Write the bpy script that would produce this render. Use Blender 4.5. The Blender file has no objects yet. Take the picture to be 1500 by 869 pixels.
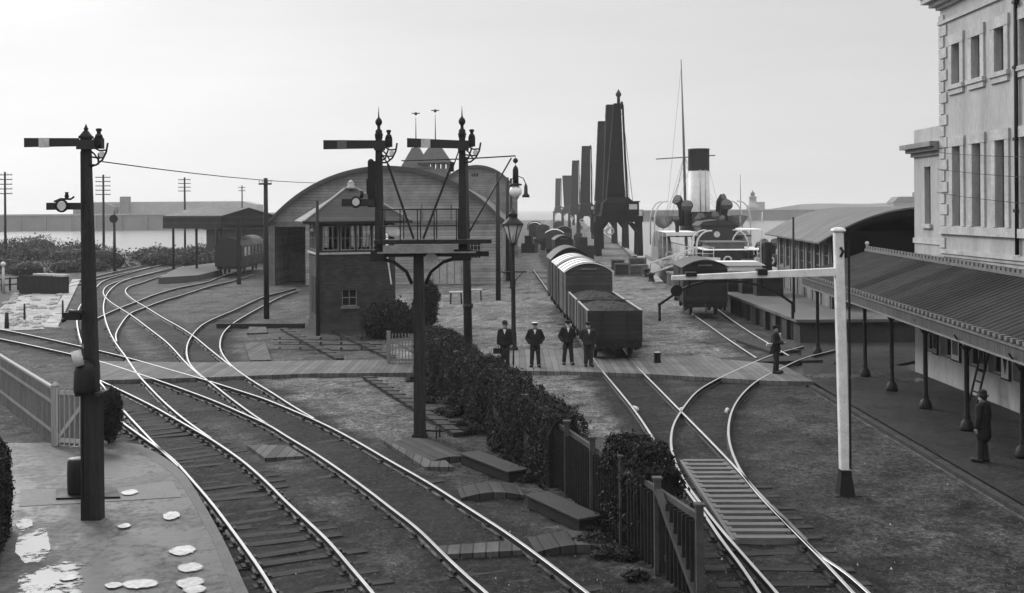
import bpy, bmesh, math, random
import numpy as np
from mathutils import Vector, Matrix
random.seed(7); RNG = np.random.default_rng(7)
PI = math.pi; R = math.radians
SC = bpy.context.scene; COL = SC.collection
# ---------------------------------------------------------------- camera geometry
F = 1600.0; CX, HY = 750.0, 307.0; CAMH = 6.4; ROLL = R(0.4)
CA, SA = math.cos(ROLL), math.sin(ROLL)
def ray(px, py):
    dx, dy = (px-CX)/F, (py-HY)/F
    return (dx*CA - dy*SA, 1.0, -dx*SA - dy*CA)
def G(px, py, z=0.0):
    r = ray(px, py); t = (z-CAMH)/r[2]
    return Vector((r[0]*t, t, z))
def D(px, py, Y):
    r = ray(px, py)
    return Vector((r[0]*Y, Y, CAMH + r[2]*Y))
# ---------------------------------------------------------------- mesh builder
class MB:
    def __init__(s): s.v = []; s.f = []; s.m = []; s.sm = []
    def add(s, vs, fs, mi=0, smooth=False):
        b = len(s.v); s.v += [tuple(v) for v in vs]
        for f in fs:
            s.f.append(tuple(b+i for i in f)); s.m.append(mi); s.sm.append(smooth)
        return s
    def box(s, x0, x1, y0, y1, z0, z1, mi=0, mat=None):
        vs = [Vector(p) for p in ((x0,y0,z0),(x1,y0,z0),(x1,y1,z0),(x0,y1,z0),(x0,y0,z1),(x1,y0,z1),(x1,y1,z1),(x0,y1,z1))]
        if mat is not None: vs = [mat @ v for v in vs]
        return s.add(vs, [(3,2,1,0),(4,5,6,7),(0,1,5,4),(1,2,6,5),(2,3,7,6),(3,0,4,7)], mi)
    def cbox(s, c, sx, sy, sz, mi=0):
        return s.box(c[0]-sx/2, c[0]+sx/2, c[1]-sy/2, c[1]+sy/2, c[2]-sz/2, c[2]+sz/2, mi)
    def taper(s, c, w0, d0, w1, d1, z0, z1, mi=0, top=None):
        cx, cy = c; tx, ty = top if top else c
        vs = [(cx-w0/2,cy-d0/2,z0),(cx+w0/2,cy-d0/2,z0),(cx+w0/2,cy+d0/2,z0),(cx-w0/2,cy+d0/2,z0),
              (tx-w1/2,ty-d1/2,z1),(tx+w1/2,ty-d1/2,z1),(tx+w1/2,ty+d1/2,z1),(tx-w1/2,ty+d1/2,z1)]
        return s.add(vs, [(3,2,1,0),(4,5,6,7),(0,1,5,4),(1,2,6,5),(2,3,7,6),(3,0,4,7)], mi)
    def bar(s, p, q, w, h=None, mi=0, up=(0,0,1)):
        p, q = Vector(p), Vector(q); h = h or w; d = (q-p).normalized(); u = Vector(up)
        if abs(d.dot(u)) > .98: u = Vector((0,1,0))
        x = d.cross(u).normalized(); u = x.cross(d)
        vs = [a + x*sx*w/2 + u*sz*h/2 for a in (p, q) for sx, sz in ((-1,-1),(1,-1),(1,1),(-1,1))]
        return s.add(vs, [(3,2,1,0),(4,5,6,7),(0,1,5,4),(1,2,6,5),(2,3,7,6),(3,0,4,7)], mi)
    def tube(s, pts, r, n=8, mi=0, caps=True, smooth=True):
        pts = [Vector(p) for p in pts]; k = len(pts)
        rs = [r]*k if not isinstance(r, (list, tuple)) else r
        b = len(s.v); px = None
        for i, p in enumerate(pts):
            d = (pts[min(i+1,k-1)] - pts[max(i-1,0)]).normalized()
            u = px if px is not None else (Vector((0,0,1)) if abs(d.z) < .9 else Vector((0,1,0)))
            x = (u - d*u.dot(d)).normalized(); px = x; y = d.cross(x)
            for j in range(n):
                a = 2*PI*j/n; s.v.append(tuple(p + (x*math.cos(a) + y*math.sin(a))*rs[i]))
        for i in range(k-1):
            for j in range(n):
                s.f.append((b+i*n+j, b+i*n+(j+1)%n, b+(i+1)*n+(j+1)%n, b+(i+1)*n+j)); s.m.append(mi); s.sm.append(smooth)
        if caps:
            s.f.append(tuple(b+j for j in range(n-1,-1,-1))); s.m.append(mi); s.sm.append(False)
            s.f.append(tuple(b+(k-1)*n+j for j in range(n))); s.m.append(mi); s.sm.append(False)
        return s
    def lathe(s, prof, c=(0,0,0), n=16, mi=0, smooth=True, axis='z'):
        b = len(s.v); k = len(prof)
        for r, z in prof:
            for j in range(n):
                a = 2*PI*j/n
                p = (r*math.cos(a), r*math.sin(a), z)
                if axis == 'y': p = (p[0], p[2], p[1])
                if axis == 'x': p = (p[2], p[0], p[1])
                s.v.append((c[0]+p[0], c[1]+p[1], c[2]+p[2]))
        for i in range(k-1):
            for j in range(n):
                s.f.append((b+i*n+j, b+i*n+(j+1)%n, b+(i+1)*n+(j+1)%n, b+(i+1)*n+j)); s.m.append(mi); s.sm.append(smooth)
        s.f.append(tuple(b+j for j in range(n-1,-1,-1))); s.m.append(mi); s.sm.append(False)
        s.f.append(tuple(b+(k-1)*n+j for j in range(n))); s.m.append(mi); s.sm.append(False)
        return s
    def ball(s, c, r, n=12, m=8, mi=0, sc=(1,1,1)):
        vs = []; fs = []
        for i in range(m+1):
            t = PI*i/m
            for j in range(n):
                a = 2*PI*j/n
                vs.append((c[0]+r*sc[0]*math.sin(t)*math.cos(a), c[1]+r*sc[1]*math.sin(t)*math.sin(a), c[2]-r*sc[2]*math.cos(t)))
        for i in range(m):
            for j in range(n): fs.append((i*n+j, i*n+(j+1)%n, (i+1)*n+(j+1)%n, (i+1)*n+j))
        return s.add(vs, fs, mi, True)
    def prism(s, poly, a0, a1, axis='y', mi=0, smooth=False):
        """poly = 2-D outline; extruded along axis"""
        def P(u, v, a):
            return {'y': (u, a, v), 'x': (a, u, v), 'z': (u, v, a)}[axis]
        n = len(poly); vs = [P(u, v, a0) for u, v in poly] + [P(u, v, a1) for u, v in poly]
        s.add(vs, [tuple(range(n))[::-1], tuple(range(n, 2*n))], mi)
        b = len(s.v) - 2*n
        for i in range(n):
            j = (i+1) % n; s.f.append((b+i, b+j, b+n+j, b+n+i)); s.m.append(mi); s.sm.append(smooth)
        return s
    def mesh(s, name, mats):
        me = bpy.data.meshes.new(name); me.from_pydata(s.v, [], s.f)
        for m in (mats if isinstance(mats, (list, tuple)) else [mats]): me.materials.append(m)
        me.polygons.foreach_set('material_index', s.m); me.polygons.foreach_set('use_smooth', s.sm)
        bm = bmesh.new(); bm.from_mesh(me); bmesh.ops.recalc_face_normals(bm, faces=bm.faces[:]); bm.to_mesh(me); bm.free()
        me.update(); return me
    def build(s, name, mats, parent=None, world=False, label=None, bevel=0, loc=None):
        if world and parent is not None:
            r = parent
            while r.parent: r = r.parent
            L = r.location; s.v = [(x-L.x, y-L.y, z-L.z) for x, y, z in s.v]
        if loc is not None: s.v = [(x-loc[0], y-loc[1], z-loc[2]) for x, y, z in s.v]
        o = bpy.data.objects.new(name, s.mesh(name, mats)); COL.objects.link(o)
        if loc is not None: o.location = loc
        if parent is not None: o.parent = parent
        if label: o['label'] = label
        if bevel:
            b = o.modifiers.new('edge', 'BEVEL'); b.width = bevel; b.segments = 1; b.limit_method = 'ANGLE'; b.angle_limit = R(40)
        return o
def tag(o, label, cat, group=None, kind=None):
    if label: o['label'] = label
    if cat: o['category'] = cat
    if group: o['group'] = group
    if kind: o['kind'] = kind
    return o
def thing(name, loc, label, cat, group=None, rz=0):
    o = bpy.data.objects.new(name, None); COL.objects.link(o); o.empty_display_size = .2
    o.location = loc; o.rotation_euler = (0, 0, rz); return tag(o, label, cat, group)
def dup(root, loc, rz, label, group=None):
    r = root.copy(); COL.objects.link(r); r.location = loc; r.rotation_euler = (0, 0, rz); r['label'] = label
    if group: r['group'] = group
    def rec(src, dst):
        for ch in list(src.children):
            c = ch.copy(); COL.objects.link(c); c.parent = dst; rec(ch, c)
    rec(root, r); return r
def structure(o): o['kind'] = 'structure'; return o
# ---------------------------------------------------------------- materials (all neutral grey: a monochrome photograph)
def newmat(name):
    m = bpy.data.materials.new(name); m.use_nodes = True; nt = m.node_tree
    b = nt.nodes['Principled BSDF']; return m, nt, b
def nd(nt, t, **kw):
    n = nt.nodes.new(t)
    for k, v in kw.items():
        if k in n.inputs: n.inputs[k].default_value = v
        else: setattr(n, k, v)
    return n
def math_(nt, op, a, b=None, clamp=False):
    n = nt.nodes.new('ShaderNodeMath'); n.operation = op; n.use_clamp = clamp
    for i, x in enumerate((a, b)):
        if x is None: continue
        if isinstance(x, (int, float)): n.inputs[i].default_value = x
        else: nt.links.new(x, n.inputs[i])
    return n.outputs[0]
def coords(nt, sc=(1,1,1)):
    tc = nt.nodes.new('ShaderNodeTexCoord'); mp = nt.nodes.new('ShaderNodeMapping')
    mp.inputs['Scale'].default_value = sc; nt.links.new(tc.outputs['Object'], mp.inputs['Vector']); return mp.outputs[0]
def noise(nt, vec, scale, detail=4, rough=.6):
    n = nt.nodes.new('ShaderNodeTexNoise'); n.inputs['Scale'].default_value = scale; n.inputs['Detail'].default_value = detail
    n.inputs['Roughness'].default_value = rough; nt.links.new(vec, n.inputs['Vector']); return n.outputs['Fac']
def rng(nt, val, a, b, c, d):
    n = nt.nodes.new('ShaderNodeMapRange'); n.inputs[1].default_value = a; n.inputs[2].default_value = b
    n.inputs[3].default_value = c; n.inputs[4].default_value = d; nt.links.new(val, n.inputs[0]); return n.outputs[0]
def grey(nt, val):
    n = nt.nodes.new('ShaderNodeCombineColor')
    for i in range(3): nt.links.new(val, n.inputs[i])
    return n.outputs[0]
def bump(nt, b, h, strength=.3, dist=.02):
    n = nt.nodes.new('ShaderNodeBump'); n.inputs['Strength'].default_value = strength; n.inputs['Distance'].default_value = dist
    nt.links.new(h, n.inputs['Height']); nt.links.new(n.outputs[0], b.inputs['Normal'])
def M(name, col, rough=.8, var=.35, scale=2.5, fine=25, bmp=.25, bdist=.01, spec=.3, metal=0, stretch=(1,1,1), rvar=.15, speck=0):
    m, nt, b = newmat(name); v = coords(nt, stretch)
    n1 = noise(nt, v, scale, 5); n2 = noise(nt, v, fine, 3)
    k = math_(nt, 'MULTIPLY', rng(nt, n1, .3, .7, 1-var, 1+var), rng(nt, n2, .3, .7, 1-var*.6, 1+var*.6))
    k = math_(nt, 'MULTIPLY', k, col)
    if speck:
        vo = nt.nodes.new('ShaderNodeTexVoronoi'); vo.inputs['Scale'].default_value = speck; nt.links.new(v, vo.inputs['Vector'])
        sx = nt.nodes.new('ShaderNodeSeparateColor'); nt.links.new(vo.outputs['Color'], sx.inputs[0])
        pk = math_(nt, 'MULTIPLY', math_(nt, 'LESS_THAN', vo.outputs['Distance'], .22), math_(nt, 'GREATER_THAN', sx.outputs[0], .86))
        k = math_(nt, 'ADD', k, math_(nt, 'MULTIPLY', pk, col*1.6+.05))
    nt.links.new(grey(nt, k), b.inputs['Base Color'])
    nt.links.new(rng(nt, n1, .3, .7, max(.05, rough-rvar), min(1, rough+rvar)), b.inputs['Roughness'])
    b.inputs['Specular IOR Level'].default_value = spec; b.inputs['Metallic'].default_value = metal
    if bmp: bump(nt, b, n2, bmp, bdist)
    return m
def planks(name, col, axis, width, rough=.8, var=.3, gap=.06, gapdark=.35, bmp=.5, grain=None, spec=.25, off=0.0):
    """boards laid side by side along object axis 0/1/2"""
    m, nt, b = newmat(name); tc = nt.nodes.new('ShaderNodeTexCoord'); sp = nt.nodes.new('ShaderNodeSeparateXYZ')
    nt.links.new(tc.outputs['Object'], sp.inputs[0])
    c = math_(nt, 'ADD', math_(nt, 'DIVIDE', sp.outputs[axis], width), off); fl = math_(nt, 'FLOOR', c); fr = math_(nt, 'FRACT', c)
    wn = nt.nodes.new('ShaderNodeTexWhiteNoise'); wn.noise_dimensions = '1D'; nt.links.new(fl, wn.inputs['W'])
    st = [3, 3, 3]; st[axis] = 22
    g = [1, 1, 1]; g[axis] = 9
    n2 = noise(nt, coords(nt, tuple(g)), 2.2, 5, .65); n1 = noise(nt, coords(nt), .9, 4)
    k = math_(nt, 'MULTIPLY', rng(nt, wn.outputs[0], 0, 1, 1-var, 1+var), rng(nt, n2, .3, .7, 1-var*.7, 1+var*.7))
    k = math_(nt, 'MULTIPLY', k, rng(nt, n1, .3, .7, .75, 1.25))
    e = math_(nt, 'MAXIMUM', math_(nt, 'LESS_THAN', fr, gap), math_(nt, 'GREATER_THAN', fr, 1-gap*.4))
    k = math_(nt, 'MULTIPLY', math_(nt, 'MULTIPLY', k, col), math_(nt, 'SUBTRACT', 1, math_(nt, 'MULTIPLY', e, 1-gapdark)))
    nt.links.new(grey(nt, k), b.inputs['Base Color'])
    b.inputs['Roughness'].default_value = rough; b.inputs['Specular IOR Level'].default_value = spec
    h = math_(nt, 'ADD', math_(nt, 'MULTIPLY', math_(nt, 'SUBTRACT', 1, e), .8), math_(nt, 'MULTIPLY', n2, .3))
    bump(nt, b, h, bmp, .015); return m
def bricks(name, col, mortar, sc=1.0, var=.35):
    m, nt, b = newmat(name); tc = nt.nodes.new('ShaderNodeTexCoord'); sp = nt.nodes.new('ShaderNodeSeparateXYZ')
    nt.links.new(tc.outputs['Object'], sp.inputs[0]); cb = nt.nodes.new('ShaderNodeCombineXYZ')
    nt.links.new(math_(nt, 'ADD', sp.outputs[0], sp.outputs[1]), cb.inputs[0]); nt.links.new(sp.outputs[2], cb.inputs[1])
    br = nt.nodes.new('ShaderNodeTexBrick'); nt.links.new(cb.outputs[0], br.inputs['Vector'])
    br.inputs['Scale'].default_value = 1/sc; br.inputs['Brick Width'].default_value = .235; br.inputs['Row Height'].default_value = .078; br.inputs['Mortar Size'].default_value = .008
    br.inputs['Color1'].default_value = (col*(1-var),)*3+(1,); br.inputs['Color2'].default_value = (col*(1+var),)*3+(1,); br.inputs['Mortar'].default_value = (mortar,)*3+(1,)
    n1 = noise(nt, coords(nt), 1.1, 5); mx = nt.nodes.new('ShaderNodeMix'); mx.data_type = 'RGBA'; mx.blend_type = 'MULTIPLY'; mx.inputs[0].default_value = 1
    nt.links.new(br.outputs['Color'], mx.inputs[6]); nt.links.new(grey(nt, rng(nt, n1, .3, .7, .6, 1.4)), mx.inputs[7])
    nt.links.new(mx.outputs[2], b.inputs['Base Color']); b.inputs['Roughness'].default_value = .85; b.inputs['Specular IOR Level'].default_value = .25
    bump(nt, b, br.outputs['Fac'], -.3, .01); return m
def leafmat(name, col, var=.6):
    m, nt, b = newmat(name); g = nt.nodes.new('ShaderNodeNewGeometry')
    n1 = noise(nt, coords(nt), 1.3, 3)
    k = math_(nt, 'MULTIPLY', rng(nt, g.outputs['Random Per Island'], 0, 1, 1-var, 1+var), rng(nt, n1, .3, .7, .7, 1.35))
    nt.links.new(grey(nt, math_(nt, 'MULTIPLY', k, col)), b.inputs['Base Color']); b.inputs['Roughness'].default_value = .6; b.inputs['Specular IOR Level'].default_value = .2
    return m
def gravel(name, col, fine=70, patch=.25, rough=.75, var=.4, wet=.0, bmp=.6, pale=.3):
    m, nt, b = newmat(name); v = coords(nt)
    n0 = noise(nt, v, patch, 6, .65); n1 = noise(nt, v, 2.3, 6, .7); n2 = noise(nt, v, fine*.35, 4, .7)
    vo = nt.nodes.new('ShaderNodeTexVoronoi'); vo.inputs['Scale'].default_value = fine*.16; nt.links.new(v, vo.inputs['Vector'])
    sx = nt.nodes.new('ShaderNodeSeparateColor'); nt.links.new(vo.outputs['Color'], sx.inputs[0])
    k = math_(nt, 'MULTIPLY', rng(nt, n0, .3, .7, 1-var, 1+var), rng(nt, n1, .28, .72, 1-var, 1+var))
    k = math_(nt, 'MULTIPLY', k, rng(nt, n2, .25, .75, .45, 1.55))
    k = math_(nt, 'MULTIPLY', k, rng(nt, sx.outputs[1], 0, 1, .6, 1.4))
    pk = math_(nt, 'MULTIPLY', math_(nt, 'LESS_THAN', vo.outputs['Distance'], .3), math_(nt, 'GREATER_THAN', sx.outputs[0], .93))
    k = math_(nt, 'ADD', math_(nt, 'MULTIPLY', k, col), math_(nt, 'MULTIPLY', pk, pale*col*2.5))
    nt.links.new(grey(nt, k), b.inputs['Base Color'])
    nt.links.new(rng(nt, n0, .35, .65, rough-wet, min(1, rough+.1)), b.inputs['Roughness']); b.inputs['Specular IOR Level'].default_value = .12
    h = math_(nt, 'ADD', math_(nt, 'MULTIPLY', n2, .7), math_(nt, 'ADD', math_(nt, 'MULTIPLY', n1, 1.5), math_(nt, 'MULTIPLY', vo.outputs['Distance'], -.25)))
    bump(nt, b, h, bmp, .05); return m

black_paint = M('black_paint', .007, .6, .4, 3, 30, .1)
dark_timber = M('dark_timber', .014, .75, .45, 3, 20, .4, stretch=(1,1,.2))
tarred_post = M('tarred_post', .019, .8, .75, 3, 24, .5, stretch=(3,3,.25))
dark_iron = M('dark_iron', .012, .6, .4, 4, 40, .2, spec=.25)
signal_red = M('signal_arm_paint', .016, .45, .3, 3, 25, .05)
white_paint = M('white_paint', .62, .6, .2, 3, 30, .08)
offwhite = M('off_white_paint', .42, .65, .25, 2, 20, .15)
grey_paint = M('grey_paint', .22, .65, .3, 2, 20, .15)
midgrey = M('mid_grey_paint', .12, .7, .35, 2, 20, .15)
rail_side = M('rail_rust', .014, .7, .4, 4, 40, .2)
m_, nt_, b_ = newmat('rail_head'); b_.inputs['Base Color'].default_value = (.5,.5,.5,1); b_.inputs['Metallic'].default_value = .85
nt_.links.new(rng(nt_, noise(nt_, coords(nt_), 3, 4), .3, .7, .3, .55), b_.inputs['Roughness']); rail_head = m_
sleeper_mat = M('sleeper_timber', .036, .85, .6, 3, 22, .6, spec=.1, stretch=(.4,3,3))
sleeper_pale = M('sleeper_timber_pale', .13, .8, .35, 3, 22, .5, stretch=(.4,3,3))
stone = M('platform_stone', .2, .8, .35, 1.2, 30, .3)
coping = M('coping_stone', .2, .75, .35, 1.5, 25, .3)
m_, nt_, b_ = newmat('dark_glass'); b_.inputs['Base Color'].default_value = (.012,.012,.012,1); b_.inputs['Roughness'].default_value = .12; b_.inputs['Specular IOR Level'].default_value = .18; glass = m_
m_, nt_, b_ = newmat('lens_glass'); b_.inputs['Base Color'].default_value = (.5,.5,.5,1); b_.inputs['Roughness'].default_value = .15; lens = m_
m_, nt_, b_ = newmat('lamp_glass'); b_.inputs['Base Color'].default_value = (.75,.75,.75,1); b_.inputs['Roughness'].default_value = .12; b_.inputs['Transmission Weight'].default_value = .55; b_.inputs['IOR'].default_value = 1.1; lampglass = m_
globe_mat = M('opal_globe', .8, .25, .05, 2, 10, 0)
cloth_black = M('black_cloth', .012, .9, .3, 8, 60, .2)
cloth_dark = M('dark_cloth', .022, .9, .3, 8, 60, .2)
skin = M('skin', .3, .6, .1, 5, 40, .05)
linen = M('white_linen', .7, .8, .1, 5, 40, .1)
leather = M('black_leather', .012, .45, .2, 5, 40, .1)
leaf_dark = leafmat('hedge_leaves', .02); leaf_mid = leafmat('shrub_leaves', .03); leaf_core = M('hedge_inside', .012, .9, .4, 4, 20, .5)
# ---------------------------------------------------------------- camera, world, sun
cam = bpy.data.cameras.new('camera'); co = bpy.data.objects.new('camera', cam); COL.objects.link(co); SC.camera = co
cam.sensor_width = 36; cam.lens = 36*F/1500; cam.shift_y = -(434.5-HY)/1500; cam.clip_start = .2; cam.clip_end = 20000
xr = Vector((CA, 0, -SA)); up = Vector((SA, 0, CA)); bk = Vector((0, -1, 0))
co.matrix_world = Matrix(((xr.x, up.x, bk.x, 0), (xr.y, up.y, bk.y, 0), (xr.z, up.z, bk.z, CAMH), (0, 0, 0, 1)))
SUN_EL, SUN_AZ = R(27), R(-40)                      # azimuth from +Y, negative = to the left
w = bpy.data.worlds.new('World'); SC.world = w; w.use_nodes = True; nt = w.node_tree; bg = nt.nodes['Background']
sky = nt.nodes.new('ShaderNodeTexSky'); sky.sky_type = 'NISHITA'; sky.sun_disc = False; sky.sun_elevation = SUN_EL; sky.sun_rotation = SUN_AZ
sky.air_density = 1.5; sky.dust_density = 4.0
bw = nt.nodes.new('ShaderNodeRGBToBW'); nt.links.new(sky.outputs[0], bw.inputs[0])
tc = nt.nodes.new('ShaderNodeTexCoord'); mp = nt.nodes.new('ShaderNodeMapping'); mp.inputs['Scale'].default_value = (1.0, 1.6, 9); nt.links.new(tc.outputs['Generated'], mp.inputs['Vector'])
cl = noise(nt, mp.outputs[0], 2.2, 6, .6)
sp = nt.nodes.new('ShaderNodeSeparateXYZ'); nt.links.new(tc.outputs['Generated'], sp.inputs[0])
def mapc(v, a, b2, c, d):
    o = rng(nt, v, a, b2, c, d); o.node.clamp = True; return o
low = mapc(sp.outputs[2], 0.0, .20, 1.0, 0.0)                          # cloud sheet: bright at the horizon
zen = mapc(sp.outputs[2], .22, .9, 0.0, 1.0)                           # and thin overhead
dotn = nt.nodes.new('ShaderNodeVectorMath'); dotn.operation = 'DOT_PRODUCT'; nt.links.new(tc.outputs['Generated'], dotn.inputs[0])
dotn.inputs[1].default_value = (math.sin(R(-26))*math.cos(R(24)), math.cos(R(-26))*math.cos(R(24)), math.sin(R(24)))
glow = math_(nt, 'POWER', math_(nt, 'MAXIMUM', dotn.outputs['Value'], 0.0), 120.0)      # unseen sky glow, added off the sun's bearing to brighten puddles and rails
side = mapc(sp.outputs[0], -1.0, 1.0, 1.25, .85)
cloud = math_(nt, 'ADD', 4.75, math_(nt, 'MULTIPLY', low, 1.05))
cloud = math_(nt, 'ADD', cloud, math_(nt, 'MULTIPLY', zen, 9.0))
cloud = math_(nt, 'MULTIPLY', math_(nt, 'MULTIPLY', cloud, side), rng(nt, cl, .3, .7, .95, 1.04))
cloud = math_(nt, 'ADD', cloud, math_(nt, 'MULTIPLY', glow, 40.0))
mixv = math_(nt, 'ADD', math_(nt, 'MULTIPLY', cloud, .85), math_(nt, 'MULTIPLY', math_(nt, 'MINIMUM', bw.outputs[0], 12.0), .12))
nt.links.new(grey(nt, mixv), bg.inputs['Color']); bg.inputs['Strength'].default_value = .12
sl = bpy.data.lights.new('sun', 'SUN'); sl.energy = 1.5; sl.angle = R(10); sl.color = (1, 1, 1)
so = bpy.data.objects.new('sun', sl); COL.objects.link(so)
sd = Vector((math.sin(SUN_AZ)*math.cos(SUN_EL), math.cos(SUN_AZ)*math.cos(SUN_EL), math.sin(SUN_EL)))
so.rotation_euler = sd.to_track_quat('Z', 'Y').to_euler()
SC.view_settings.view_transform = 'Standard'; SC.view_settings.look = 'None'; SC.view_settings.exposure = 0.30; SC.view_settings.gamma = 1
SC.cycles.max_bounces = 6; SC.cycles.caustics_reflective = False; SC.cycles.caustics_refractive = False
# ---------------------------------------------------------------- ground, water
ground_mat = gravel('yard_ground', .085, 70, .22, .8, .3, 0)
yard_mat = gravel('pale_gravel', .17, 80, .3, .75, .28, .1)
quay_mat = gravel('quay_paving', .16, 60, .3, .6, .3, .3)
ballast_mat = gravel('ash_ballast', .034, 80, .4, .85, .3)
lightsoil = gravel('chalky_gravel', .3, 60, .5, .85, .3)
path_mat = gravel('asphalt_path', .03, 110, .3, .6, .25, .25, .3, .1)
def sheet(name, pts, z, mat, kind='structure', grid=False):
    me = MB(); me.add([(p[0], p[1], z) for p in pts], [tuple(range(len(pts)))])
    o = me.build(name, mat); o['kind'] = kind; return o
def psheet(name, pxs, z, mat): return sheet(name, [G(x, y, z) for x, y in pxs], z, mat)
land = [(-200,-30),(70,-30),(70,93),(12.9,93),(14.6,118),(17.2,155),(20,200),(25,300),(29,420),(31,640),(-15,640),(-38,300),(-44,185),(-75,168),(-200,172)]
g = MB(); n = len(land)
g.add([(x, y, -.05) for x, y in land], [tuple(range(n))])
ground = structure(g.build('terrain', ground_mat))
g = MB()
for i in range(n):
    a, b = land[i], land[(i+1) % n]; g.add([(*a, -.002), (*b, -.002), (*b, -6), (*a, -6)], [(0,1,2,3)])
    if 3 <= i <= 8:       # the stone edge of the quay
        g.bar((a[0]-.35, a[1], .09), (b[0]-.35, b[1], .09), .6, .17)
structure(g.build('quay_wall', stone))
m_, nt_, b_ = newmat('sea_water'); b_.inputs['Base Color'].default_value = (.10,.10,.10,1); b_.inputs['Roughness'].default_value = .22; b_.inputs['IOR'].default_value = 1.33
n_ = noise(nt_, coords(nt_, (.25, 1.2, 1)), 1.2, 4); bump(nt_, b_, n_, .25, .25); water_mat = m_
wa = MB(); wa.add([(-4500,-60,-2.2),(4500,-60,-2.2),(4500,7000,-2.2),(-4500,7000,-2.2)], [(0,1,2,3)])
structure(wa.build('sea', water_mat))
# pale yard beyond the crossing, quay paving, path by the hotel
pav = sheet('path', [(10.75,-5),(15.45,-5),(15.45,44),(24,51.3),(13.5,51.3),(10.9,41)], .05, path_mat)
kb = MB()
for i in range(30):
    y0 = -4+i*1.5; kb.box(10.55, 10.74, y0, y0+1.485, -.1, .056+.004*math.sin(i*3.1))
structure(kb.build('kerb', M('kerb_stone', .045, .85, .4, 2, 20, .3, spec=.12)))
psheet('gravel_bank', [(-2,485),(0,452),(18,436),(60,428),(92,428),(66,482)], .03, lightsoil)
# ---------------------------------------------------------------- railway
def cr(pts, sub=8):
    P = [Vector((p[0], p[1])) for p in pts]; out = []
    for i in range(len(P)-1):
        p0 = P[i-1] if i else P[0]*2-P[1]; p1, p2 = P[i], P[i+1]; p3 = P[i+2] if i+2 < len(P) else P[-1]*2-P[-2]
        # centripetal Catmull-Rom
        t0 = 0; t1 = t0+max(1e-3, (p1-p0).length**.5); t2 = t1+max(1e-3, (p2-p1).length**.5); t3 = t2+max(1e-3, (p3-p2).length**.5)
        for k in range(sub):
            t = t1+(t2-t1)*k/sub
            A1 = p0*((t1-t)/(t1-t0))+p1*((t-t0)/(t1-t0)); A2 = p1*((t2-t)/(t2-t1))+p2*((t-t1)/(t2-t1)); A3 = p2*((t3-t)/(t3-t2))+p3*((t-t2)/(t3-t2))
            B1 = A1*((t2-t)/(t2-t0))+A2*((t-t0)/(t2-t0)); B2 = A2*((t3-t)/(t3-t1))+A3*((t-t1)/(t3-t1))
            out.append(B1*((t2-t)/(t2-t1))+B2*((t-t1)/(t2-t1)))
    out.append(P[-1]); return out
RT = .17
def smooth(ps, n=2):
    for _ in range(n):
        ps = [ps[0]] + [(ps[i-1]+ps[i]*2+ps[i+1])*.25 for i in range(1, len(ps)-1)] + [ps[-1]]
    return ps
def railpath(pxs):
    return smooth([G(p.x, p.y, RT) for p in cr(pxs)], 4)
def resample(ps, step):
    out = [ps[0]]; acc = 0
    for a, b in zip(ps, ps[1:]):
        L = (b-a).length; t = step-acc
        while t <= L: out.append(a+(b-a)*(t/L)); t += step
        acc = (acc+L) % step if L else acc
    return out
PROF = [(-.06,0),(.06,0),(.06,.015),(.014,.04),(.014,.1),(.032,.115),(.032,.15),(.026,.158),(-.026,.158),(-.032,.15),(-.032,.115),(-.014,.1),(-.014,.04),(-.06,.015)]
def rail(track, ps, label=None):
    mb = MB(); k = len(PROF); n = len(ps)
    for i, p in enumerate(ps):
        d = (ps[min(i+1, n-1)]-ps[max(i-1, 0)]); d.z = 0; d.normalize(); x = Vector((d.y, -d.x, 0))
        for u, h in PROF: mb.v.append(tuple(p + x*u + Vector((0, 0, h-.158))))
    for i in range(n-1):
        for j in range(k):
            mb.f.append((i*k+j, i*k+(j+1) % k, (i+1)*k+(j+1) % k, (i+1)*k+j)); mb.m.append(1 if j in (6, 7, 8) else 0); mb.sm.append(False)
    mb.f.append(tuple(range(k))[::-1]); mb.m.append(0); mb.sm.append(False)
    mb.f.append(tuple((n-1)*k+j for j in range(k))); mb.m.append(0); mb.sm.append(False)
    return mb.build('rail', [rail_side, rail_head], track, world=True, label=label)
slm = {}
def sleeper_mesh(kind):
    if kind not in slm:
        mb = MB(); mb.box(-1.3, 1.3, -.127, .127, -.12, 0)
        mb2 = mb
        for sx in (-.75, .75):           # the cast chairs that hold the rail
            mb2.box(sx-.17, sx+.17, -.1, .1, 0, .025, 1); mb2.box(sx-.1, sx-.045, -.07, .07, .02, .085, 1); mb2.box(sx+.045, sx+.1, -.07, .07, .02, .085, 1)
        slm[kind] = mb2.mesh('sleeper', [sleeper_pale if kind == 'pale' else sleeper_mat, rail_side])
    return slm[kind]
BED = []
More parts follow.
